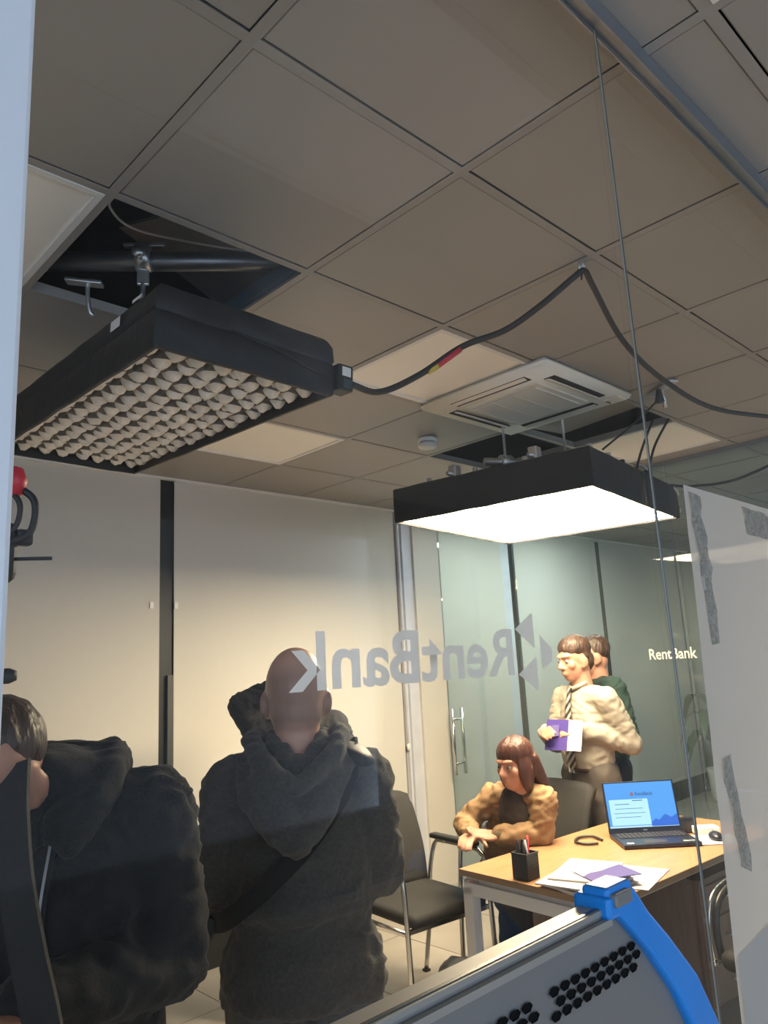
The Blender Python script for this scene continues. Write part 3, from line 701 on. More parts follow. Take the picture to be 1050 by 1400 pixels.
def paper(name, label, x, y, z, s, rz, material, group='papers on the desk'):
    o = box(name, (x, y, z), (s[0], s[1], s[2]), material); o.rotation_euler = (0, 0, rz); tag(o, label, 'paper', group); return o
base = (2.66, 1.72)
for k in range(5):
    paper('document', ['bottom white document of the stack at the desk corner', 'second white document from the bottom of the stack', 'middle white document of the stack at the desk corner', 'fourth white document from the bottom of the stack', 'topmost plain white document of the stack, left of the purple brochure'][k], base[0]+.01*k*(-1)**k, base[1]+.008*k, TZ+.004+.0072*k, (.30, .215, .006), R(-16+8*k), M_paper)
paper('document', 'single white document lying flat right of the stack', 2.83, 1.63, TZ+.0015, (.30, .20, .002), R(12), M_paper)
br = box('brochure', (2.70, 1.665, TZ+.039), (.21, .15, .003), M_purple, None, rot=(0, 0, R(-28))); tag(br, 'purple brochure with white wave on the paper stack', 'brochure')
link('white_wave', pymesh('white_wave', [(-.105, .075, .0018), (-.105, -.01, .0018), (-.06, .02, .0018), (0, .03, .0018), (.05, .055, .0018), (.105, .075, .0018)], [(0, 1, 2, 3, 4, 5)]), M_paper, br)
paper('business_card', 'small white card lying on top of the paper stack', 2.665, 1.775, TZ+.0375, (.085, .05, .001), R(-30), M_white)

mp = thing('mouse_pad', 'light grey mouse pad at the right of the laptop', 'mouse pad', (3.56, 1.625, TZ), R(-45))
prism('pad', rounded(-.11, .11, -.09, .09, .02), .003, mat('pad cloth', (.50, .52, .55), .8), mp, (0, 0, .0035), (R(-90), 0, 0))
ms = thing('computer_mouse', 'black and silver computer mouse on the mouse pad', 'mouse', (3.565, 1.615, TZ+.003), R(-50))
blob('shell', [ell_geo((0, 0, .012), (.030, .052, .022))], .004, M_lapt, ms, 3); box('wheel', (0, .028, .032), (.006, .016, .006), M_silver, ms, .002); 
rtr = thing('router', 'small white box with a thin antenna behind the mouse pad', 'router', (3.655, 1.70, TZ), R(-45))
box('body', (0, 0, .018), (.11, .07, .034), M_white, rtr, .005); tube('antenna', [(-.035, .03, .03), (-.038, .03, .15)], .0035, M_silver, rtr, False, 6)
ab = thing('power_adapter', 'small black box standing right behind the laptop', 'adapter', (3.635, 1.785, TZ), R(-45)); box('body', (0, 0, .035), (.07, .04, .068), M_lapt, ab, .004); box('label', (0, -.0205, .035), (.04, .001, .03), M_key, ab)

# ================================================================== CHAIRS
def chair(label, loc, rz):
    """faces local -y"""
    t = thing('visitor_chair', label, 'chair', loc, rz, 'black visitor chairs')
    st_ = box('seat', (0, .0, .455), (.47, .46, .06), M_seat, t, .026, segs=4)
    for p in st_.data.polygons: p.use_smooth = True
    V = []; F = []; nx, nz = 10, 12
    for k in (0, 1):
        for b in range(nz+1):
            for a in range(nx+1):
                u = a/nx*2-1; v = b/nz; wd = .225-.012*abs(v-.4)
                c_ = 1.0-(max(0, abs(u)-.8)/.2)**2*.0
                rx = wd*u; z = .47+.45*v-(.025*(abs(u)**6) if v > .9 else 0)
                y = .215+.10*v*v+.03*v-.035*(1-u*u)*0+.022*u*u*-1+(.038 if k else 0)
                V.append((rx, y, z))
    n = (nx+1)*(nz+1)
    for b in range(nz):
        for a in range(nx):
            q = b*(nx+1)+a; F.append((q, q+1, q+nx+2, q+nx+1)); F.append((n+q, n+q+nx+1, n+q+nx+2, n+q+1))
    for b in range(nz):
        for a in (0, nx):
            q = b*(nx+1)+a; e = (q, q+nx+1, n+q+nx+1, n+q); F.append(e if a == 0 else e[::-1])
    for a in range(nx):
        for b in (0, nz):
            q = b*(nx+1)+a; e = (q, n+q, n+q+1, q+1); F.append(e if b == 0 else e[::-1])
    link('backrest', pymesh('backrest', V, F), M_seat, t, True)
    for s in (-1, 1):
        x = s*.262
        tube('leg', [(x, -.235, .012), (x, -.225, .30), (x, -.205, .60), (x, -.175, .655), (x, -.11, .672), (x, .10, .675)], .0125, M_chrome, t, seg=10)
        tube('leg', [(x, .30, .012), (x, .24, .32), (x, .225, .50), (x, .17, .655), (x, .08, .675)], .0125, M_chrome, t, seg=10)
        tube('seat_rail', [(x, -.22, .415), (x, .232, .415)], .010, M_chrome, t, False)
        box('arm_pad', (x, .02, .692), (.05, .34, .026), M_pad, t, .010, segs=3)
        box('foot_glide', (x, -.235, .006), (.03, .03, .012), M_cable, t); box('foot_glide', (x, .30, .006), (.03, .03, .012), M_cable, t)
    boxes('cross_bar', [((0, -.20, .415), (.52, .018, .018)), ((0, .20, .415), (.52, .018, .018))], M_chrome, t)
    return t
ch1 = chair('empty black visitor chair with chrome frame beside the bald man', (2.825, 2.79, 0), R(-6))
ch2 = dup(ch1, 'black visitor chair the seated woman sits on'); ch2.location = (3.36, 2.55, 0); ch2.rotation_euler = (0, 0, R(-100))
oc = thing('office_chair', 'dark swivel office chair with curved arms, half hidden behind the poster', 'chair', (3.20, 1.155, 0), R(-93))
o = box('seat', (0, 0, .45), (.47, .46, .07), M_seat, oc, .03, segs=4)
for p in o.data.polygons: p.use_smooth = True
o = box('backrest', (0, .24, .72), (.44, .05, .48), M_seat, oc, .022, rot=(R(-8), 0, 0), segs=3)
for p in o.data.polygons: p.use_smooth = True
for s_ in (-1, 1):
    x = s_*.252
    am = tube('arm_loop', [(x, -.17, .44), (x, -.185, .55), (x, -.15, .63), (x, -.05, .665), (x, .10, .66), (x, .20, .62)], .015, M_pad, oc)
    tube('chrome_strip', [(x+s_*.012, -.205, .43), (x+s_*.012, -.215, .55), (x+s_*.012, -.175, .65), (x+s_*.012, -.06, .684), (x+s_*.012, .08, .684)], .006, M_chrome, am)
    lathe('bolt', [(.002, -.008), (.012, -.006), (.012, .006), (.002, .008)], M_chrome, am, (x+s_*.012, -.205, .43), 10, (0, R(90), 0))
tube('gas_column', [(0, 0, .08), (0, 0, .42)], .025, M_pad, oc, False, 12)
for k in range(5):
    a = 2*PI*k/5+.3; lg_ = tube('base_leg', [(0, 0, .10), (.27*math.cos(a), .27*math.sin(a), .065)], [.022, .014], M_pad, oc, False)
    lathe('castor', [(.004, -.014), (.027, -.012), (.027, .012), (.004, .014)], M_cable, lg_, (.27*math.cos(a), .27*math.sin(a), .03), 12, (R(90), 0, a+1.57))

# backpack on the floor
bk = thing('backpack', 'dark grey bag lying on the floor below the desk end', 'bag', (2.73, 2.45, 0), R(20))
blob('bag_body', [ell_geo((0, 0, .14), (.16, .11, .15)), ell_geo((.04, -.03, .10), (.14, .10, .11)), ell_geo((-.04, .02, .22), (.11, .08, .09))], .012, mat('bag nylon', (.022, .026, .032), .5, var=.2, bump=.3, bscale=20), bk, 5, folds(.012, 9, 3))
box('patch', (-.09, -.135, .13), (.06, .006, .07), mat('bag patch', (.10, .11, .12), .5), bk, rot=(R(-12), R(10), R(-15))); tube('strap', [(-.08, -.02, .26), (.0, -.05, .31), (.08, -.02, .25)], .012, M_cable, bk)

# plant in the next room
ppx = thing('potted_plant', 'potted plant with long drooping leaves in the room beyond the glass', 'plant', (8.25, 3.60, 0))
lathe('pot', [(.09, 0), (.11, .05), (.125, .30), (.135, .34), (.12, .34), (.11, .29), (.01, .28)], mat('white pot', (.6, .58, .56), .5), ppx)
tube('stem', [(0, 0, .3), (.01, 0, .6), (-.01, .01, .95)], .018, mat('plant stem', (.18, .16, .06), .7), ppx)
M_leaf = mat('plant leaf', (.035, .075, .035), .45, var=.3)
random.seed(3)
for k in range(11):
    a = 2*PI*k/11*2.4; z0 = .5+.045*k; ln = .42+.12*random.random(); V = []; F = []
    for t in range(7):
        f = t/6; rr_ = ln*(f-.15*f*f); zz = z0+.26*math.sin(f*2.4)-.36*f*f; wd = .075*math.sin(PI*min(1, f*.95+.05))
        dx, dy = math.cos(a), math.sin(a)
        V += [(dx*rr_-dy*wd, dy*rr_+dx*wd, zz), (dx*rr_, dy*rr_, zz-.012), (dx*rr_+dy*wd, dy*rr_-dx*wd, zz)]
    for t in range(6):
        for e in (0, 1): q = t*3+e; F.append((q, q+1, q+4, q+3))
    link('leaf', pymesh('leaf', V, F), M_leaf, ppx, True)
#PEOPLE
# ================================================================== PEOPLE
V3 = Vector
def lerp(a, b, t): return V3(a).lerp(V3(b), t)
def yaw_of(fx, fy): return math.atan2(-fx, fy)
def head_frame(c, facing, pitch=0.0, roll=0.0):
    rz = yaw_of(facing[0], facing[1])
    return V3(c), (Matrix.Rotation(rz, 3, 'Z') @ Matrix.Rotation(pitch, 3, 'X') @ Matrix.Rotation(roll, 3, 'Y'))
def spine_sections(J, prof):
    """prof: list of (t, half width, half depth, forward shift); t 0 = pelvis, 1 = chest, 2 = neck base"""
    P, Ch, N = V3(J['pelvis']), V3(J['chest']), V3(J['neck'])
    hs = (V3(J['hipR'])-V3(J['hipL'])).normalized(); ss = (V3(J['shR'])-V3(J['shL'])).normalized()
    out = []
    for (t, rx, ry, sh) in prof:
        c = P.lerp(Ch, t) if t <= 1 else Ch.lerp(N, t-1)
        ax = hs.lerp(ss, max(0, min(1, t))).normalized(); axis = (Ch-P).normalized() if t <= 1 else (N-P).normalized()
        ay = axis.cross(ax).normalized(); ax = ay.cross(axis).normalized()
        out.append((c+ay*sh, ax, ay, rx, ry))
    return out
def hand_geo(wr, d, palm_n, thumb, curl=.5, sc=1.0):
    """palm and five separate bent fingers; d = finger direction, palm_n = the way the palm faces, thumb = side of the thumb"""
    wr = V3(wr); d = V3(d).normalized(); n = V3(palm_n); n = (n-d*n.dot(d)).normalized(); th = d.cross(n); th = th if th.dot(V3(thumb)) > 0 else -th
    g = []
    for k in range(4):
        off = (.030-.020*k)*sc
        g.append(cap_geo(wr+th*off*.6, wr+d*.085*sc+th*off, .014*sc, .0125*sc))
    for k, ln in enumerate((.068, .076, .070, .055)):
        off = (.030-.020*k)*sc; p = wr+d*.088*sc+th*off; dd = d; L_ = ln*sc
        for s_, fr in enumerate((.45, .32, .23)):
            a = curl*(.55+.45*s_); dd = (dd*math.cos(a)+n*math.sin(a)).normalized(); nn = dd.cross(th); n2 = n
            q = p+dd*L_*fr*1.05; g.append(cap_geo(p, q, (.0095-.0009*s_)*sc, (.009-.0010*s_)*sc, 8)); p = q
    p = wr+d*.028*sc+th*.030*sc; dd = (th*.75+d*.62+n*.25).normalized()
    for s_, ln in enumerate((.040, .032, .024)):
        q = p+dd*ln*sc; g.append(cap_geo(p, q, (.0125-.0012*s_)*sc, (.0115-.0012*s_)*sc, 8)); p = q; dd = (dd+d*.35*curl+n*.15).normalized()
    return g
def head_geos(c, Mh, sc=1.0):
    def p(x, y, z): return c+Mh @ V3((x, y, z))*sc
    def e(x, y, z, a, b, d, rot=None):
        return ell_geo(p(x, y, z), (a*sc, b*sc, d*sc), Mh @ rot if rot is not None else Mh, 18, 14)
    g = [e(0, -.012, .030, .078, .097, .100), e(0, .018, -.035, .064, .074, .088), e(0, -.03, -.02, .070, .070, .080), e(0, .044, -.088, .040, .036, .028), e(0, .055, .030, .056, .034, .030)]
    g += [cap_geo(p(0, .088, .012), p(0, .108, -.028), .008*sc, .0135*sc), e(-.012, .096, -.034, .009, .010, .008), e(.012, .096, -.034, .009, .010, .008)]
    g += [e(0, .086, -.060, .025, .012, .007), e(0, .084, -.071, .022, .012, .008)]
    for s in (-1, 1):
        g += [e(s*.080, -.008, -.012, .010, .024, .034, Matrix.Rotation(R(-12), 3, 'X') @ Matrix.Rotation(s*R(22), 3, 'Z')), e(s*.076, .0, -.038, .009, .012, .014), e(s*.045, .060, -.022, .024, .020, .024)]
        g.append(cap_geo(p(s*.014, .094, .030), p(s*.050, .078, .032), .008*sc, .007*sc))
    return g
def shoe_geos(an, to, sc=1.0):
    an, to = V3(an), V3(to); d = (to-an); d.z = 0; d = d.normalized()
    h = V3((an.x, an.y, 0)); a = h-d*.05+V3((0, 0, .045)); b = h+d*.08+V3((0, 0, .042)); c = h+d*.17+V3((0, 0, .034))
    return [cap_geo(a, b, .044, .044), cap_geo(b, c, .044, .033), cap_geo(h+V3((0, 0, .05)), h+V3((0, 0, .11)), .046, .048)]
def person(label, loc, face, J, top, bot, top_mat, bot_mat, shoe_mat, skin=M_skin, hd=None, hands=None, headsc=1.0, group=None, vox=.007, topname='jacket', topfold=.006, botfold=.006, arm=1.0, hair=None, legs=True, seed=0.0, hands_world=False):
    root = thing('person', label, 'person', loc, yaw_of(*face) if face else 0.0)
    g = head_geos(*hd, sc=headsc)
    c, Mh = hd
    N = V3(J['neck']); g.append(cap_geo(N+V3((0, 0, -.04)), c+Mh @ V3((0, -.018, -.055)), .066, .060)); g.append(cap_geo(N+V3((0, 0, -.03)), N+V3((0, -.01, -.08)), .062, .075))
    g.append(loft_geo(spine_sections(J, [(0, .13, .09, 0), (.3, .125, .085, 0), (.7, .14, .09, 0), (1, .15, .09, 0), (1.5, .12, .08, 0), (1.85, .08, .06, 0)])))
    for s in 'LR':
        chain([J['sh'+s], J['el'+s], J['wr'+s]], [.052, .040, .028], g)
        g.append(cap_geo(J['sh'+s], lerp(J['chest'], J['neck'], .45), .055, .08))
        chain([J['hip'+s], J['kn'+s], J['an'+s]], [.085, .055, .036], g)
        g.append(cap_geo(J['hip'+s], J['pelvis'], .09, .10)); an, to = V3(J['an'+s]), V3(J['to'+s]); g.append(cap_geo(an, lerp(an, to, .7), .036, .03))
        hh = (hands or {}).get(s)
        if hh: g += hand_geo(J['wr'+s], *hh)
        else: g += hand_geo(J['wr'+s], V3(J['wr'+s])-V3(J['el'+s]), V3((0, 0, -1)) if abs((V3(J['wr'+s])-V3(J['el'+s])).normalized().z) < .8 else V3((1 if s == 'L' else -1, 0, 0)), V3((0, 1, .3)), .5)
    b = blob('body', g, vox, skin, root, 4)
    for s in (-1, 1):
        ey = lathe('eye', [(.0008, -.011), (.008, -.008), (.0115, 0), (.008, .008), (.0008, .011)], mat('eye white', (.38, .34, .31), .3), b, c+Mh @ V3((s*.033, .0765, .004))*headsc, 12)
        ir = lathe('iris', [(.0005, -.006), (.0045, -.003), (.0055, 0), (.0045, .003), (.0005, .006)], mat('eye brown', (.03, .018, .012), .2), b, c+Mh @ V3((s*.033, .0850, .004))*headsc, 10)
    # garment on the trunk and arms
    g = [loft_geo(spine_sections(J, top))]
    ra = [.078*arm, .066*arm, .048*arm]
    for s in 'LR':
        w_ = lerp(J['el'+s], J['wr'+s], .97)
        chain([J['sh'+s], lerp(J['sh'+s], J['el'+s], .5), J['el'+s], lerp(J['el'+s], w_, .5), w_], [ra[0], (ra[0]+ra[1])/2, ra[1], (ra[1]+ra[2])/2, ra[2]], g)
        g.append(cap_geo(J['sh'+s], lerp(J['chest'], J['neck'], .62), .072*arm, .085))
    tp = blob(topname, g, .009, top_mat, root, 5, folds(topfold*1.25, 12, seed+1, (1, 1, 1.3)))
    if legs:
        g = [loft_geo(spine_sections(J, bot))]
        for s in 'LR':
            chain([J['hip'+s], J['kn'+s], lerp(J['kn'+s], J['an'+s], .97)], [.105, .078, .068], g)
        blob('trousers', g, .012, bot_mat, root, 6, folds(botfold, 7, seed+2, (1, 1, .7)))
        for s in 'LR': blob('shoe', shoe_geos(J['an'+s], J['to'+s]), .009, shoe_mat, root, 4)
    if hair:
        blob('hair', [ell_geo(c+Mh @ V3(p)*headsc, [x*headsc for x in r_], Mh) for p, r_ in hair[0]]+(hair[2] if len(hair) > 2 else []), .007, hair[1], root, 4, folds(.003, 30, seed, (1, 1, .4)))
    return root
def stand_joints(hz=1.0, z_sh=1.36, neck=1.42, chest=1.22, pelvis=.92, shw=.185):
    J = dict(pelvis=(0, 0, pelvis), chest=(0, -.005, chest), neck=(0, -.01, neck), hipL=(-.09, 0, pelvis-.02), hipR=(.09, 0, pelvis-.02), shL=(-shw, -.01, z_sh), shR=(shw, -.01, z_sh),
             knL=(-.11, .02, .49), knR=(.11, .02, .49), anL=(-.12, -.02, .085), anR=(.12, -.02, .085), toL=(-.15, .18, .03), toR=(.15, .18, .03))
    return J
M_hood = mat('charcoal fleece', (.072, .069, .066), .95, var=.22, scale=120, bump=.35, bscale=220, sheen=.1)
M_blackhood = mat('black fleece', (.011, .012, .014), .9, var=.2, scale=60, bump=.25, bscale=160, sheen=.04)
M_jeans = mat('washed jeans', (.10, .10, .105), .85, var=.25, scale=30, bump=.2, bscale=200)
M_blkcloth = mat('black cloth', (.010, .010, .012), .85, var=.2, bump=.2, bscale=100)
M_shoe = mat('black shoe', (.012, .012, .012), .45)
M_shirt = mat('cream shirt', (.32, .285, .225), .8, var=.03, scale=30, bump=.12, bscale=60)
M_trous = mat('brown grey trousers', (.075, .062, .052), .85, var=.12, scale=40, bump=.15, bscale=150)
M_navy = mat('navy cloth', (.010, .018, .032), .85, var=.15, bump=.2, bscale=90)
M_tan = mat('tan cotton jacket', (.27, .165, .08), .8, var=.14, scale=14, bump=.35, bscale=40)
M_hair = mat('dark brown hair', (.045, .024, .015), .45, var=.4, scale=60, stretch=(1, 1, .15), bump=.5, bscale=120)
M_auburn = mat('auburn hair', (.060, .020, .012), .42, var=.4, scale=60, stretch=(1, 1, .15), bump=.5, bscale=120)
M_belt = mat('brown leather belt', (.035, .018, .012), .4)

# skin of the bald man: shaved stubble over the back of the skull
M_bald = bpy.data.materials.new('skin with stubble'); M_bald.use_nodes = True
nt = M_bald.node_tree; b_ = nt.nodes['Principled BSDF']; b_.inputs['Roughness'].default_value = .38
tc = nt.nodes.new('ShaderNodeTexCoord'); sx_ = nt.nodes.new('ShaderNodeSeparateXYZ'); nt.links.new(tc.outputs['Object'], sx_.inputs[0])
nz_ = nt.nodes.new('ShaderNodeTexNoise'); nz_.inputs['Scale'].default_value = 18; nt.links.new(tc.outputs['Object'], nz_.inputs['Vector'])
def ramp(lo, hi, src):
    n = nt.nodes.new('ShaderNodeMapRange'); n.interpolation_type = 'SMOOTHSTEP'; n.inputs['From Min'].default_value = lo; n.inputs['From Max'].default_value = hi; nt.links.new(src, n.inputs['Value']); return n.outputs[0]
def mth(op, a, b):
    n = nt.nodes.new('ShaderNodeMath'); n.operation = op
    for k, x in enumerate((a, b)):
        if isinstance(x, float): n.inputs[k].default_value = x
        else: nt.links.new(x, n.inputs[k])
    return n.outputs[0]
zz_ = mth('ADD', sx_.outputs['Z'], mth('MULTIPLY', nz_.outputs['Fac'], .03))
band_ = mth('MULTIPLY', ramp(1.455, 1.490, zz_), mth('SUBTRACT', 1.0, ramp(1.585, 1.645, zz_)))
mask_ = mth('MULTIPLY', mth('MULTIPLY', band_, mth('SUBTRACT', 1.0, ramp(.03, .075, sx_.outputs['Y']))), .6)
mxr = nt.nodes.new('ShaderNodeMix'); mxr.data_type = 'RGBA'; nt.links.new(mask_, mxr.inputs[0])
mxr.inputs[6].default_value = (.72, .41, .30, 1); mxr.inputs[7].default_value = (.17, .125, .10, 1)
nt.links.new(mxr.outputs[2], b_.inputs['Base Color'])

# ---- bald man seen from behind, arms folded
J = stand_joints(z_sh=1.31, neck=1.395, chest=1.19, pelvis=.90, shw=.165)
J.update(elL=(-.200, .02, 1.075), elR=(.200, .02, 1.085), wrL=(.02, .21, 1.10), wrR=(-.02, .24, 1.13))
top = [(-.30, .198, .138, -.002), (-.2, .205, .145, -.002), (-.05, .203, .142, 0), (.1, .190, .135, 0), (.25, .166, .120, 0), (.36, .168, .122, 0), (.44, .186, .150, 0), (.52, .190, .152, 0), (.62, .186, .138, 0), (.8, .188, .135, 0), (1.0, .188, .128, 0), (1.35, .172, .118, 0), (1.65, .14, .10, 0), (1.95, .085, .075, 0)]
bot = [(-.25, .16, .115, 0), (0, .165, .12, 0), (.25, .16, .11, 0)]
hd = head_frame((0, .02, 1.522), (0, 1), 0.03)
bald = person('bald man in a charcoal hoodie seen from behind, arms folded', (1.245, 1.650, 0), (.616, .788), J, top, bot, M_hood, M_jeans, M_shoe, M_bald, hd, headsc=1.04, topname='hoodie', topfold=.007, seed=4)
# hood lying on his back
g = []
rim = [(-.112, .04, 1.425), (-.118, -.04, 1.425), (-.092, -.115, 1.385), (-.045, -.168, 1.345), (.0, -.185, 1.325), (.048, -.17, 1.352), (.094, -.115, 1.392), (.116, -.04, 1.428), (.108, .04, 1.43)]
chain(rim, [.020, .023, .024, .023, .021, .023, .024, .023, .020], g)
chain([(-.065, .0, 1.425), (-.058, -.06, 1.41), (-.02, -.115, 1.365), (.03, -.115, 1.375), (.062, -.06, 1.41), (.068, .0, 1.425)], .019, g)
chain([(-.03, -.08, 1.40), (-.005, -.125, 1.355), (.02, -.12, 1.36)], .016, g)
chain([(-.128, -.05, 1.37), (-.110, -.125, 1.30), (-.045, -.165, 1.225), (-.005, -.172, 1.195), (.055, -.155, 1.26), (.118, -.085, 1.36)], [.028, .032, .036, .034, .032, .026], g)
chain([(-.075, -.12, 1.335), (-.025, -.155, 1.255), (-.005, -.158, 1.21)], [.042, .044, .036], g); chain([(.08, -.11, 1.345), (.03, -.15, 1.265), (-.005, -.158, 1.21)], [.040, .042, .034], g)
chain([(-.005, -.13, 1.30), (-.005, -.155, 1.205)], [.045, .036], g)
blob('hood', g, .007, M_hood, bald, 2, folds(.005, 16, 8, (1, 1, 1)))
def strap(P, w_, t_, name, parent, material):
    Q = catmull(P, 5); V = []; F = []
    for i, p in enumerate(Q):
        tt = (Q[min(i+1, len(Q)-1)]-Q[max(i-1, 0)]).normalized(); nrm = V3((p.x*.3, p.y, 0)).normalized(); sd_ = tt.cross(nrm).normalized()
        V += [p+sd_*w_/2+nrm*t_, p-sd_*w_/2+nrm*t_, p-sd_*w_/2, p+sd_*w_/2]
    for i in range(len(Q)-1):
        for k in range(4): F.append((i*4+k, i*4+(k+1) % 4, (i+1)*4+(k+1) % 4, (i+1)*4+k))
    return link(name, pymesh(name, V, F), material, parent)
strap([(.145, .11, 1.33), (.152, .04, 1.388), (.148, -.06, 1.372), (.10, -.140, 1.29), (.02, -.150, 1.19), (-.08, -.145, 1.10), (-.17, -.11, 1.03), (-.215, -.03, 1.0)], .045, .006, 'crossbody_strap', bald, M_blkcloth)
box('strap_buckle', (-.225, -.045, .995), (.035, .03, .05), M_cable, bald, .004, rot=(0, R(25), 0))
blob('shoulder_patch', [ell_geo((.145, -.02, 1.372), (.062, .085, .030), Matrix.Rotation(R(22), 3, 'Y'))], .008, mat('shiny black nylon', (.010, .010, .010), .5, spec=.3), bald, 3, folds(.0015, 12, 3))

# ---- man in the black zip hoodie, left
J = stand_joints(z_sh=1.35, neck=1.42, chest=1.22, pelvis=.93, shw=.155)
J.update(elL=(-.195, .0, 1.10), elR=(.24, .05, 1.10), wrL=(-.02, .25, 1.125), wrR=(.05, .25, 1.10))
top = [(-.3, .19, .14, 0), (-.1, .19, .14, 0), (.3, .18, .135, 0), (.7, .185, .135, 0), (1.0, .185, .132, 0), (1.35, .17, .122, 0), (1.7, .145, .105, 0), (1.95, .095, .085, 0)]
hd = head_frame((.085, .12, 1.435), (.25, 1), -.40)
lm = person('man in a black zip hoodie at the left edge, arm bent before him', (.575, 1.485, 0), (-.60, -.80), J, top, bot, M_blackhood, M_blkcloth, M_shoe, M_skin, hd, topname='hoodie', topfold=.008, arm=1.02, seed=9,
            hair=([((0, -.03, .055), (.082, .09, .085))], M_hair))
g = []
chain([(.09, .14, 1.33), (.125, .06, 1.40), (.115, -.03, 1.44), (.0, -.085, 1.45), (-.082, -.04, 1.448), (-.09, .04, 1.425), (-.072, .11, 1.365), (-.05, .135, 1.33)], [.03, .034, .034, .034, .032, .030, .026, .020], g)
chain([(-.055, -.02, 1.435), (-.045, .06, 1.405), (-.03, .12, 1.35)], [.040, .038, .026], g)
chain([(.06, -.02, 1.43), (.05, .08, 1.40), (.03, .12, 1.34)], [.05, .045, .03], g)
chain([(-.06, -.09, 1.44), (-.05, -.13, 1.36), (.05, -.13, 1.36), (.06, -.09, 1.44)], .045, g)
g.append(ell_geo((.02, .02, 1.425), (.10, .10, .058)))
blob('hood', g, .008, M_blackhood, lm, 4, folds(.005, 14, 2))
zp = [(-.022, .134, 1.335), (-.012, .142, 1.25), (-.004, .146, 1.15), (0, .148, 1.02), (0, .147, .90)]
strap(zp, .018, .004, 'zip_placket', lm, M_blkcloth); strap([(x, y+.003, z) for x, y, z in zp], .0045, .003, 'zipper', lm, mat('zip metal', (.22, .21, .20), .45, .8))
box('shirt_print', (.022, .150, 1.344), (.014, .003, .012), mat('gold print', (.35, .24, .06), .5), lm)
strap([(.03, .16, 1.47), (.012, .215, 1.402), (-.014, .265, 1.313), (-.044, .295, 1.22), (-.074, .315, 1.13), (-.10, .32, .99)], .048, .014, 'neck_strap', lm, mat('grey webbing', (.020, .021, .022), .8, var=.15, bump=.3, bscale=90))

# ---- dark figure by the blinds, hidden behind the bald man
J = stand_joints(z_sh=1.30, neck=1.36, chest=1.15, pelvis=.88, shw=.19)
J.update(elL=(-.27, .10, 1.10), elR=(.27, .02, 1.43), wrL=(-.10, .28, 1.12), wrR=(.08, .08, 1.52), anR=(.27, -.02, .085), knR=(.20, .02, .49), toR=(.30, .18, .03))
hd = head_frame((0, .03, 1.475), (0, 1), 0)
top = [(-.3, .19, .13, 0), (0, .185, .13, 0), (.4, .19, .13, 0), (1.0, .20, .13, 0), (1.4, .185, .12, 0), (1.75, .13, .10, 0), (1.98, .085, .08, 0)]
person('person in black standing by the blinds, mostly hidden behind the bald man', (2.41, 3.20, 0), (-.55, -.83), J, top, bot, M_blkcloth, M_blkcloth, M_shoe, M_skin, hd, hands={'R': (V3((-.3, .3, .9)), V3((0, 1, 0)), V3((-1, 0, 0)), .5)}, topname='jacket', seed=13, hair=([((0, -.03, .05), (.086, .095, .09))], M_hair))

# ---- standing man in shirt and tie
J = stand_joints(z_sh=1.345, neck=1.415, chest=1.21, pelvis=.95, shw=.175)
J.update(elL=(-.215, -.12, 1.10), elR=(.20, .06, 1.10), wrL=(-.125, .12, 1.185), wrR=(.085, .22, 1.175))
hd = head_frame((0, .035, 1.565), (.05, 1), -.12)
top = [(-.02, .150, .112, 0), (.15, .158, .118, .005), (.35, .165, .125, .008), (.7, .172, .12, .004), (1.0, .178, .115, 0), (1.4, .165, .105, 0), (1.75, .12, .085, 0), (1.98, .072, .065, 0)]
bot2 = [(-.35, .16, .115, 0), (-.1, .165, .118, 0), (.08, .155, .115, 0)]
tm = person('standing man in cream shirt and striped tie holding a purple folder', (3.875, 2.425, 0), (-.95, .30), J, top, bot2, M_shirt, M_trous, M_shoe, M_skin, hd, topname='shirt', topfold=.005, arm=.92, seed=21,
            hands={'L': (V3((.55, .75, .05)), V3((.6, -.2, -.5)), V3((0, .2, 1)), .55), 'R': (V3((-.75, .55, .1)), V3((-.3, -.5, -.6)), V3((0, .2, 1)), .55)},
            hair=([((0, -.016, .066), (.085, .100, .078)), ((0, -.06, -.01), (.078, .055, .07)), ((0, -.03, .02), (.0835, .06, .04))], M_hair))
g = []
chain([(-.055, .02, 1.435), (-.03, .062, 1.415), (0, .072, 1.405), (.03, .062, 1.415), (.055, .02, 1.435), (0, -.055, 1.45), (-.055, .02, 1.435)], .013, g)
blob('collar', g, .006, M_shirt, tm, 2)
M_tie = bpy.data.materials.new('striped tie'); M_tie.use_nodes = True
ntt = M_tie.node_tree; wv = ntt.nodes.new('ShaderNodeTexWave'); wv.inputs['Scale'].default_value = 14; wv.bands_direction = 'DIAGONAL'; tct = ntt.nodes.new('ShaderNodeTexCoord'); ntt.links.new(tct.outputs['Object'], wv.inputs['Vector'])
crt = ntt.nodes.new('ShaderNodeValToRGB'); crt.color_ramp.elements[0].color = (.02, .018, .018, 1); crt.color_ramp.elements[1].color = (.35, .31, .26, 1); crt.color_ramp.elements[0].position = .4; crt.color_ramp.elements[1].position = .6
ntt.links.new(wv.outputs['Fac'], crt.inputs[0]); ntt.links.new(crt.outputs[0], ntt.nodes['Principled BSDF'].inputs['Base Color'])
Vt = []; Ft = []
for k, (y, z, wd) in enumerate(((.088, 1.41, .018), (.098, 1.385, .015), (.112, 1.33, .022), (.122, 1.25, .030), (.130, 1.15, .037), (.130, 1.05, .042), (.128, .99, .040), (.128, .95, .004))):
    Vt += [(-wd, y, z), (0, y+.012, z), (wd, y, z), (0, y-.004, z)]
for k in range(7):
    for e in range(4): Ft.append((k*4+e, k*4+(e+1) % 4, (k+1)*4+(e+1) % 4, (k+1)*4+e))
link('necktie', pymesh('necktie', Vt, Ft), M_tie, tm, True)
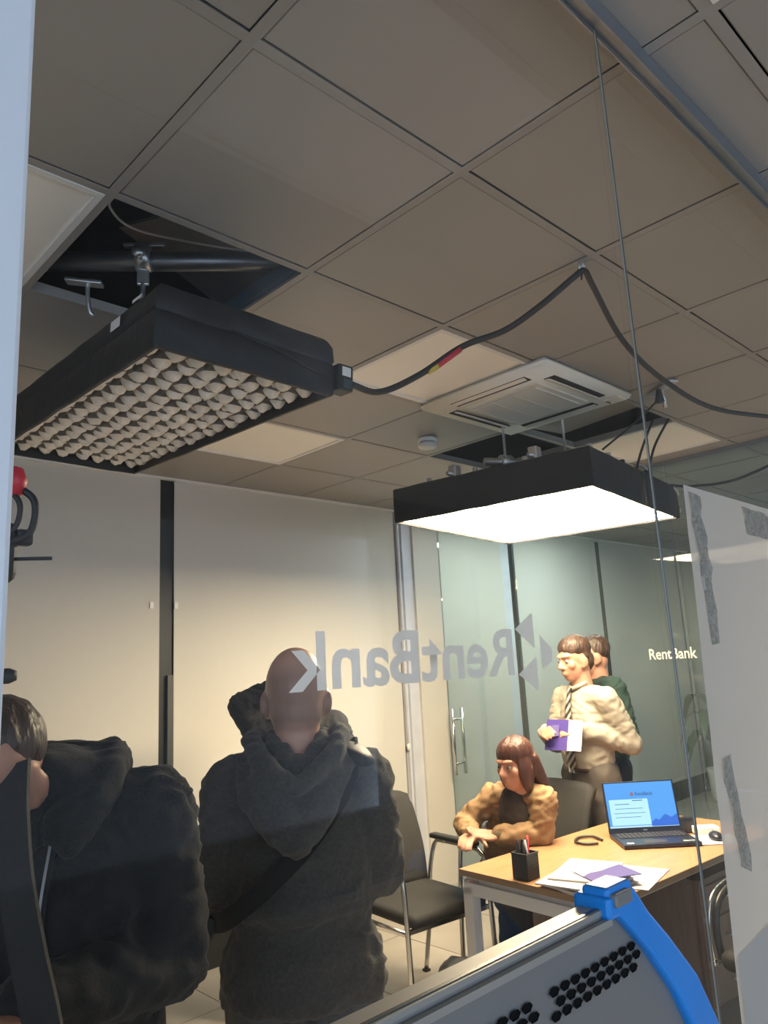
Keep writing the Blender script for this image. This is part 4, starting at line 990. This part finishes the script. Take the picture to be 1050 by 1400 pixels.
sec = spine_sections(J, [(.02, .168, .126, .002), (.12, .168, .126, .002)])
blob('belt', [loft_geo(sec, 32)], .008, M_belt, tm, 2); box('belt_buckle', (0, .130, .972), (.045, .008, .035), M_silver, tm, .003)
fo = thing('folder', 'purple and white folder held by the man in the tie', 'folder', (3.875, 2.425, 0), yaw_of(-.95, .30))
box('back_cover', (-.068, .215, 1.165), (.215, .003, .165), M_paper, fo, rot=(R(20), 0, R(22)))
box('purple_cover', (-.028, .233, 1.167), (.135, .003, .168), M_purple, fo, rot=(R(20), 0, R(22))); box('window_sticker', (-.023, .237, 1.19), (.045, .002, .06), mat('lilac print', (.11, .09, .25), .4), fo, rot=(R(20), 0, R(22)))

# ---- dark figure behind him
J = stand_joints(z_sh=1.38, neck=1.45, chest=1.24, pelvis=.95, shw=.18)
J.update(elL=(-.22, -.05, 1.12), elR=(.22, -.05, 1.12), wrL=(-.18, .10, .95), wrR=(.18, .10, .95))
hd = head_frame((0, .03, 1.575), (0, 1), 0)
top = [(-.1, .165, .12, 0), (.2, .165, .12, 0), (.6, .175, .12, 0), (1.0, .182, .12, 0), (1.4, .17, .11, 0), (1.75, .12, .09, 0), (1.98, .08, .07, 0)]
person('person in dark green top and navy trousers, hidden behind the man in the tie', (4.24, 2.53, 0), (-.80, .60), J, top, bot2, mat('dark green cloth', (.012, .035, .028), .85, bump=.2), M_navy, M_shoe, M_skin, hd, topname='sweater', seed=27, hair=([((0, -.03, .05), (.086, .095, .09))], M_hair))

# ---- seated woman leaning on the desk (joints in world coordinates around her chair)
O = V3((3.24, 2.52, 0))
def wl(x, y, z): return tuple(V3((x, y, z))-O)
J = dict(pelvis=wl(3.245, 2.515, .56), chest=wl(3.165, 2.40, .84), neck=wl(3.10, 2.335, .985), hipL=wl(3.27, 2.43, .55), hipR=wl(3.20, 2.59, .55),
         shL=wl(3.115, 2.22, .930), shR=wl(3.075, 2.50, .925), elL=wl(3.085, 2.225, .790), elR=wl(2.985, 2.605, .80), wrL=wl(2.945, 2.365, .785), wrR=wl(2.885, 2.485, .785),
         knL=wl(3.04, 2.17, .50), knR=wl(2.95, 2.31, .50), anL=wl(3.06, 2.20, .085), anR=wl(2.98, 2.36, .085), toL=wl(2.93, 2.07, .03), toR=wl(2.83, 2.24, .03))
hd = head_frame(wl(3.045, 2.315, 1.095), (-.93, .1), -.12)
top = [(-.1, .165, .125, 0), (.2, .16, .12, 0), (.6, .162, .12, 0), (1.0, .165, .115, 0), (1.4, .145, .10, 0), (1.75, .10, .08, 0), (1.98, .065, .06, 0)]
c_, Mh_ = hd
locks = []
for (x, y) in ((-.06, -.06), (-.03, -.085), (0, -.095), (.035, -.085), (.06, -.06)):
    P = [c_+Mh_ @ V3((x, y, .02)), c_+Mh_ @ V3((x*1.15, y-.03, -.08)), c_+Mh_ @ V3((x*1.3, y-.055, -.18)), c_+Mh_ @ V3((x*1.2, y-.06, -.27)), c_+Mh_ @ V3((x*.9, y-.05, -.33))]
    for k in range(4): locks.append(cap_geo(P[k], P[k+1], .030-.004*k, .027-.005*k))
wm = person('seated woman with long auburn hair in a tan jacket, one hand held out', tuple(O), None, J, top, [(-.3, .16, .12, 0), (0, .17, .125, 0), (.2, .155, .115, 0)], M_tan, M_blkcloth, M_shoe, M_skin, hd, headsc=.95, topname='jacket', topfold=.010, arm=.80, seed=33,
            hands={'L': (V3((-.75, .62, .12)), V3((-.1, -.3, .9)), V3((-.4, -.6, .5)), .30), 'R': (V3((-.8, -.4, 0)), V3((0, .0, -1)), V3((0, -1, 0)), .4)},
            hair=([((0, -.012, .056), (.088, .104, .084)), ((0, -.06, -.02), (.086, .065, .09)), ((.068, .0, -.03), (.024, .05, .10)), ((-.068, .0, -.03), (.024, .05, .10))], M_auburn, locks))
chf = []
chain([V3(J['wrL'])+(V3(J['elL'])-V3(J['wrL']))*.22, V3(J['wrL'])-(V3(J['elL'])-V3(J['wrL']))*.02], .037, chf)
blob('cuff', chf, .006, mat('ribbed cuff', (.11, .085, .05), .9), wm, 2)
blob('dark_top', [ell_geo(V3(J['neck'])+V3((-.045, .015, -.12)), (.062, .085, .13))], .009, mat('dark scarf', (.035, .026, .02), .9), wm, 4, folds(.005, 14, 5))
